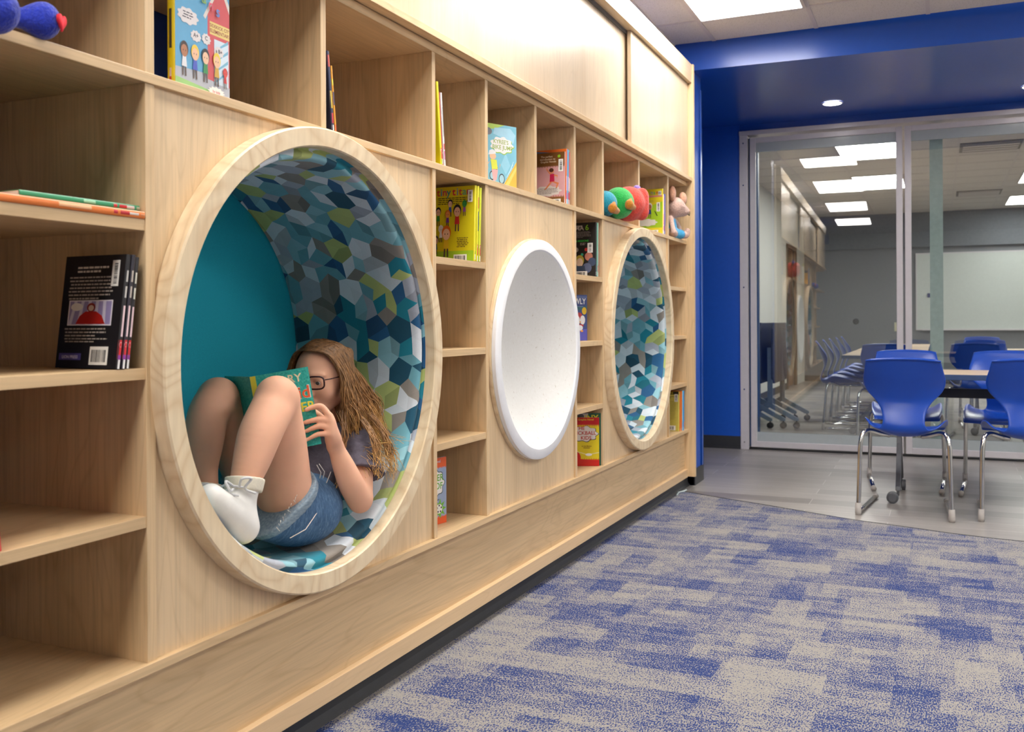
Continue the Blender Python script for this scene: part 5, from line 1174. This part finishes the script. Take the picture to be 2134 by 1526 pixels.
def out_(p):
    d = np.array(p - hp(0, -.014, .022)) @ HR / np.array((.077, .093, .087)); n = float(np.linalg.norm(d))
    if n < 1: q = d / n * np.array((.077, .093, .087)) * rh.uniform(1.0, 1.04); return hp(q[0], -.014 + q[1], .022 + q[2])
    return p
N = 900
for k in range(N):
    a = (k + rh.random()) / N            # 0 at the hairline over the forehead, 1 at the back of the head
    near = rh.random() < .78
    sg = 1 if near else -1
    back = a
    root = hp(-.012 + rh.uniform(-.006, .006) + .0 * a, .068 - .165 * a, .098 + .016 * math.sin(a * PI) - .03 * a ** 3 - .03 * max(0, .1 - a) * 3)
    j = lambda q: rh.uniform(-q, q)
    L1 = hp(sg * (.050 + j(.004)), .060 - .145 * a, .078 - .008 * a)
    L2 = hp(sg * (.080 - .020 * max(0, a - .5) * 2 + j(.004)), .044 - .118 * a, .020 + j(.006))
    if near:
        L3 = hp(.094 - .012 * a + j(.008), .046 - .155 * a + j(.008), -.045 + j(.01))
        L4 = hp(.102 - .008 * a + j(.014), .040 - .182 * a + j(.014), -.105 + j(.012))
        L5 = hp(.100 + j(.018), .026 - .175 * a + j(.020), -.165 - .05 * rh.random())
        pts = [out_(root), out_(L1), out_(L2), L3, L4, L5]
        if rh.random() < .16: pts.append(Vector((.034 + j(.010), 2.205 + .17 * a + j(.03), .69 + j(.05))))
    else:
        L3 = hp(-.080 + j(.006), .004 - .080 * a, -.045); L4 = hp(-.070 + j(.01), .0 - .08 * a, -.10 + j(.02))
        pts = [out_(root), out_(L1), out_(L2), L3, L4]
    strand(pts, rh.uniform(.0012, .0026), rh.uniform(.7, 1.25), rh.uniform(.004, .015))
# long blond locks over the shoulder and the shirt front
for (p0, p1, p2, p3, n_) in (((-.06, 2.26, .80), (-.022, 2.268, .785), (.018, 2.255, .735), (.040, 2.240, .655), 22), ((-.07, 2.31, .80), (-.022, 2.33, .785), (.012, 2.335, .72), (.022, 2.335, .64), 22),
                         ((-.05, 2.19, .80), (-.03, 2.18, .76), (-.036, 2.17, .71), (-.040, 2.165, .63), 10), ((-.10, 2.33, .82), (-.08, 2.37, .77), (-.06, 2.38, .71), (-.05, 2.37, .67), 10)):
    for k in range(n_):
        j = lambda q: rh.uniform(-q, q)
        strand([Vector(p0) + Vector((j(.008), j(.02), .03)), Vector(p1) + Vector((j(.006), j(.014), 0)), Vector(p2) + Vector((j(.004), j(.016), 0)), Vector(p3) + Vector((j(.006), j(.022), j(.035)))], rh.uniform(.0012, .0024), rh.uniform(.85, 1.25), .006, 1.0)
hs = hm_.build('hair_strands', HAIR, girl, True, fix=False)
ca = hs.data.attributes.new('Col', 'FLOAT_COLOR', 'POINT'); ca.data.foreach_set('color', np.array(hcols, np.float32).ravel())

# the book she holds: open, covers outward
ty = nrm((.104, .079, .022)); tz = Vector((-.030, .004, .205)); tz = (tz - ty * tz.dot(ty)).normalized(); tn = ty.cross(tz)   # tn points to the camera side
CW, CH = .136, .206
br = Vector((-.026, 2.0655, .7535)); sp0 = br - ty * CW
tb = thing('book', 'teal hardcover book with cracked title lettering held open by the girl', 'book', tuple(sp0))
WORLD[tb.name] = Vector(sp0)
def bk(u, v, w_): return sp0 + ty * u + tz * v + tn * w_
TEALB = NT('teal book cloth print'); f = TEALB.noise(TEALB.coord((1, 1, 1)), 180, 4, .7); TEALB.l(TEALB.ramp(f, [(.35, rgb(24, 150, 140)), (.55, rgb(52, 176, 162)), (.75, rgb(110, 204, 190))]), TEALB.b.inputs['Base Color']); TEALB.b.inputs['Roughness'].default_value = .4; TEALB = TEALB.m
def slab(mb, f_, u0, u1, v0, v1, w0, w1): mb.prism([(u0, v0), (u1, v0), (u1, v1), (u0, v1)], lambda u, v, w_: f_(u, v, w0 + w_), w1 - w0); return mb
slab(MB(), bk, 0, CW, 0, CH, -.0022, 0).build('front_cover', TEALB, tb)
ly = (nrm((-.80, .30, -.02))); ln = ly.cross(tz) * -1
def bl(u, v, w_): return sp0 - ty * .012 + ly * u + tz * v + ln * w_
slab(MB(), bl, 0, CW, 0, CH, -.0022, 0).build('back_cover', TEALB, tb)
slab(MB(), bk, -.014, .001, 0, CH, -.0022, 0).build('spine', pm('yellow spine', (226, 206, 60), .4), tb)
slab(MB(), bk, .001, CW - .004, .003, CH - .003, -.011, -.0024).build('pages', PAGE, tb); slab(MB(), bl, .001, CW - .004, .003, CH - .003, -.011, -.0024).build('pages', PAGE, tb)
def btxt(s_, cu, cv, size, mat, w_=.0004, thick=1):
    vs, fs = text_geo(s_, size); m = MB(); b0 = 0
    m.v = [tuple(bk(cu + v[0], cv + v[1], w_)) for v in vs]; m.f = fs; m.mi = [0] * len(fs); return m.build('title', mat, tb, fix=False)
btxt('DIARY', .072, .172, .030, pm('cream lettering', (226, 216, 178), .5)); 
btxt('Kid', .100, .126, .048, pm('white outline', (236, 230, 224), .5), .0003).scale = (1, 1, 1)
btxt('Kid', .1005, .127, .044, pm('orange lettering', (222, 96, 54), .5), .0008)
btxt('INNER', .088, .092, .034, pm('yellow lettering', (220, 214, 60), .5))
m = MB(); slab(m, bk, .03, .100, .015, .085, .0001, .0003); m.build('cover_panel', pm('cream panel', (216, 206, 190), .5), tb)
btxt('KUTTEN', .092, .054, .014, pm('indigo lettering', (40, 30, 120), .5), .0006)
#@@PART5
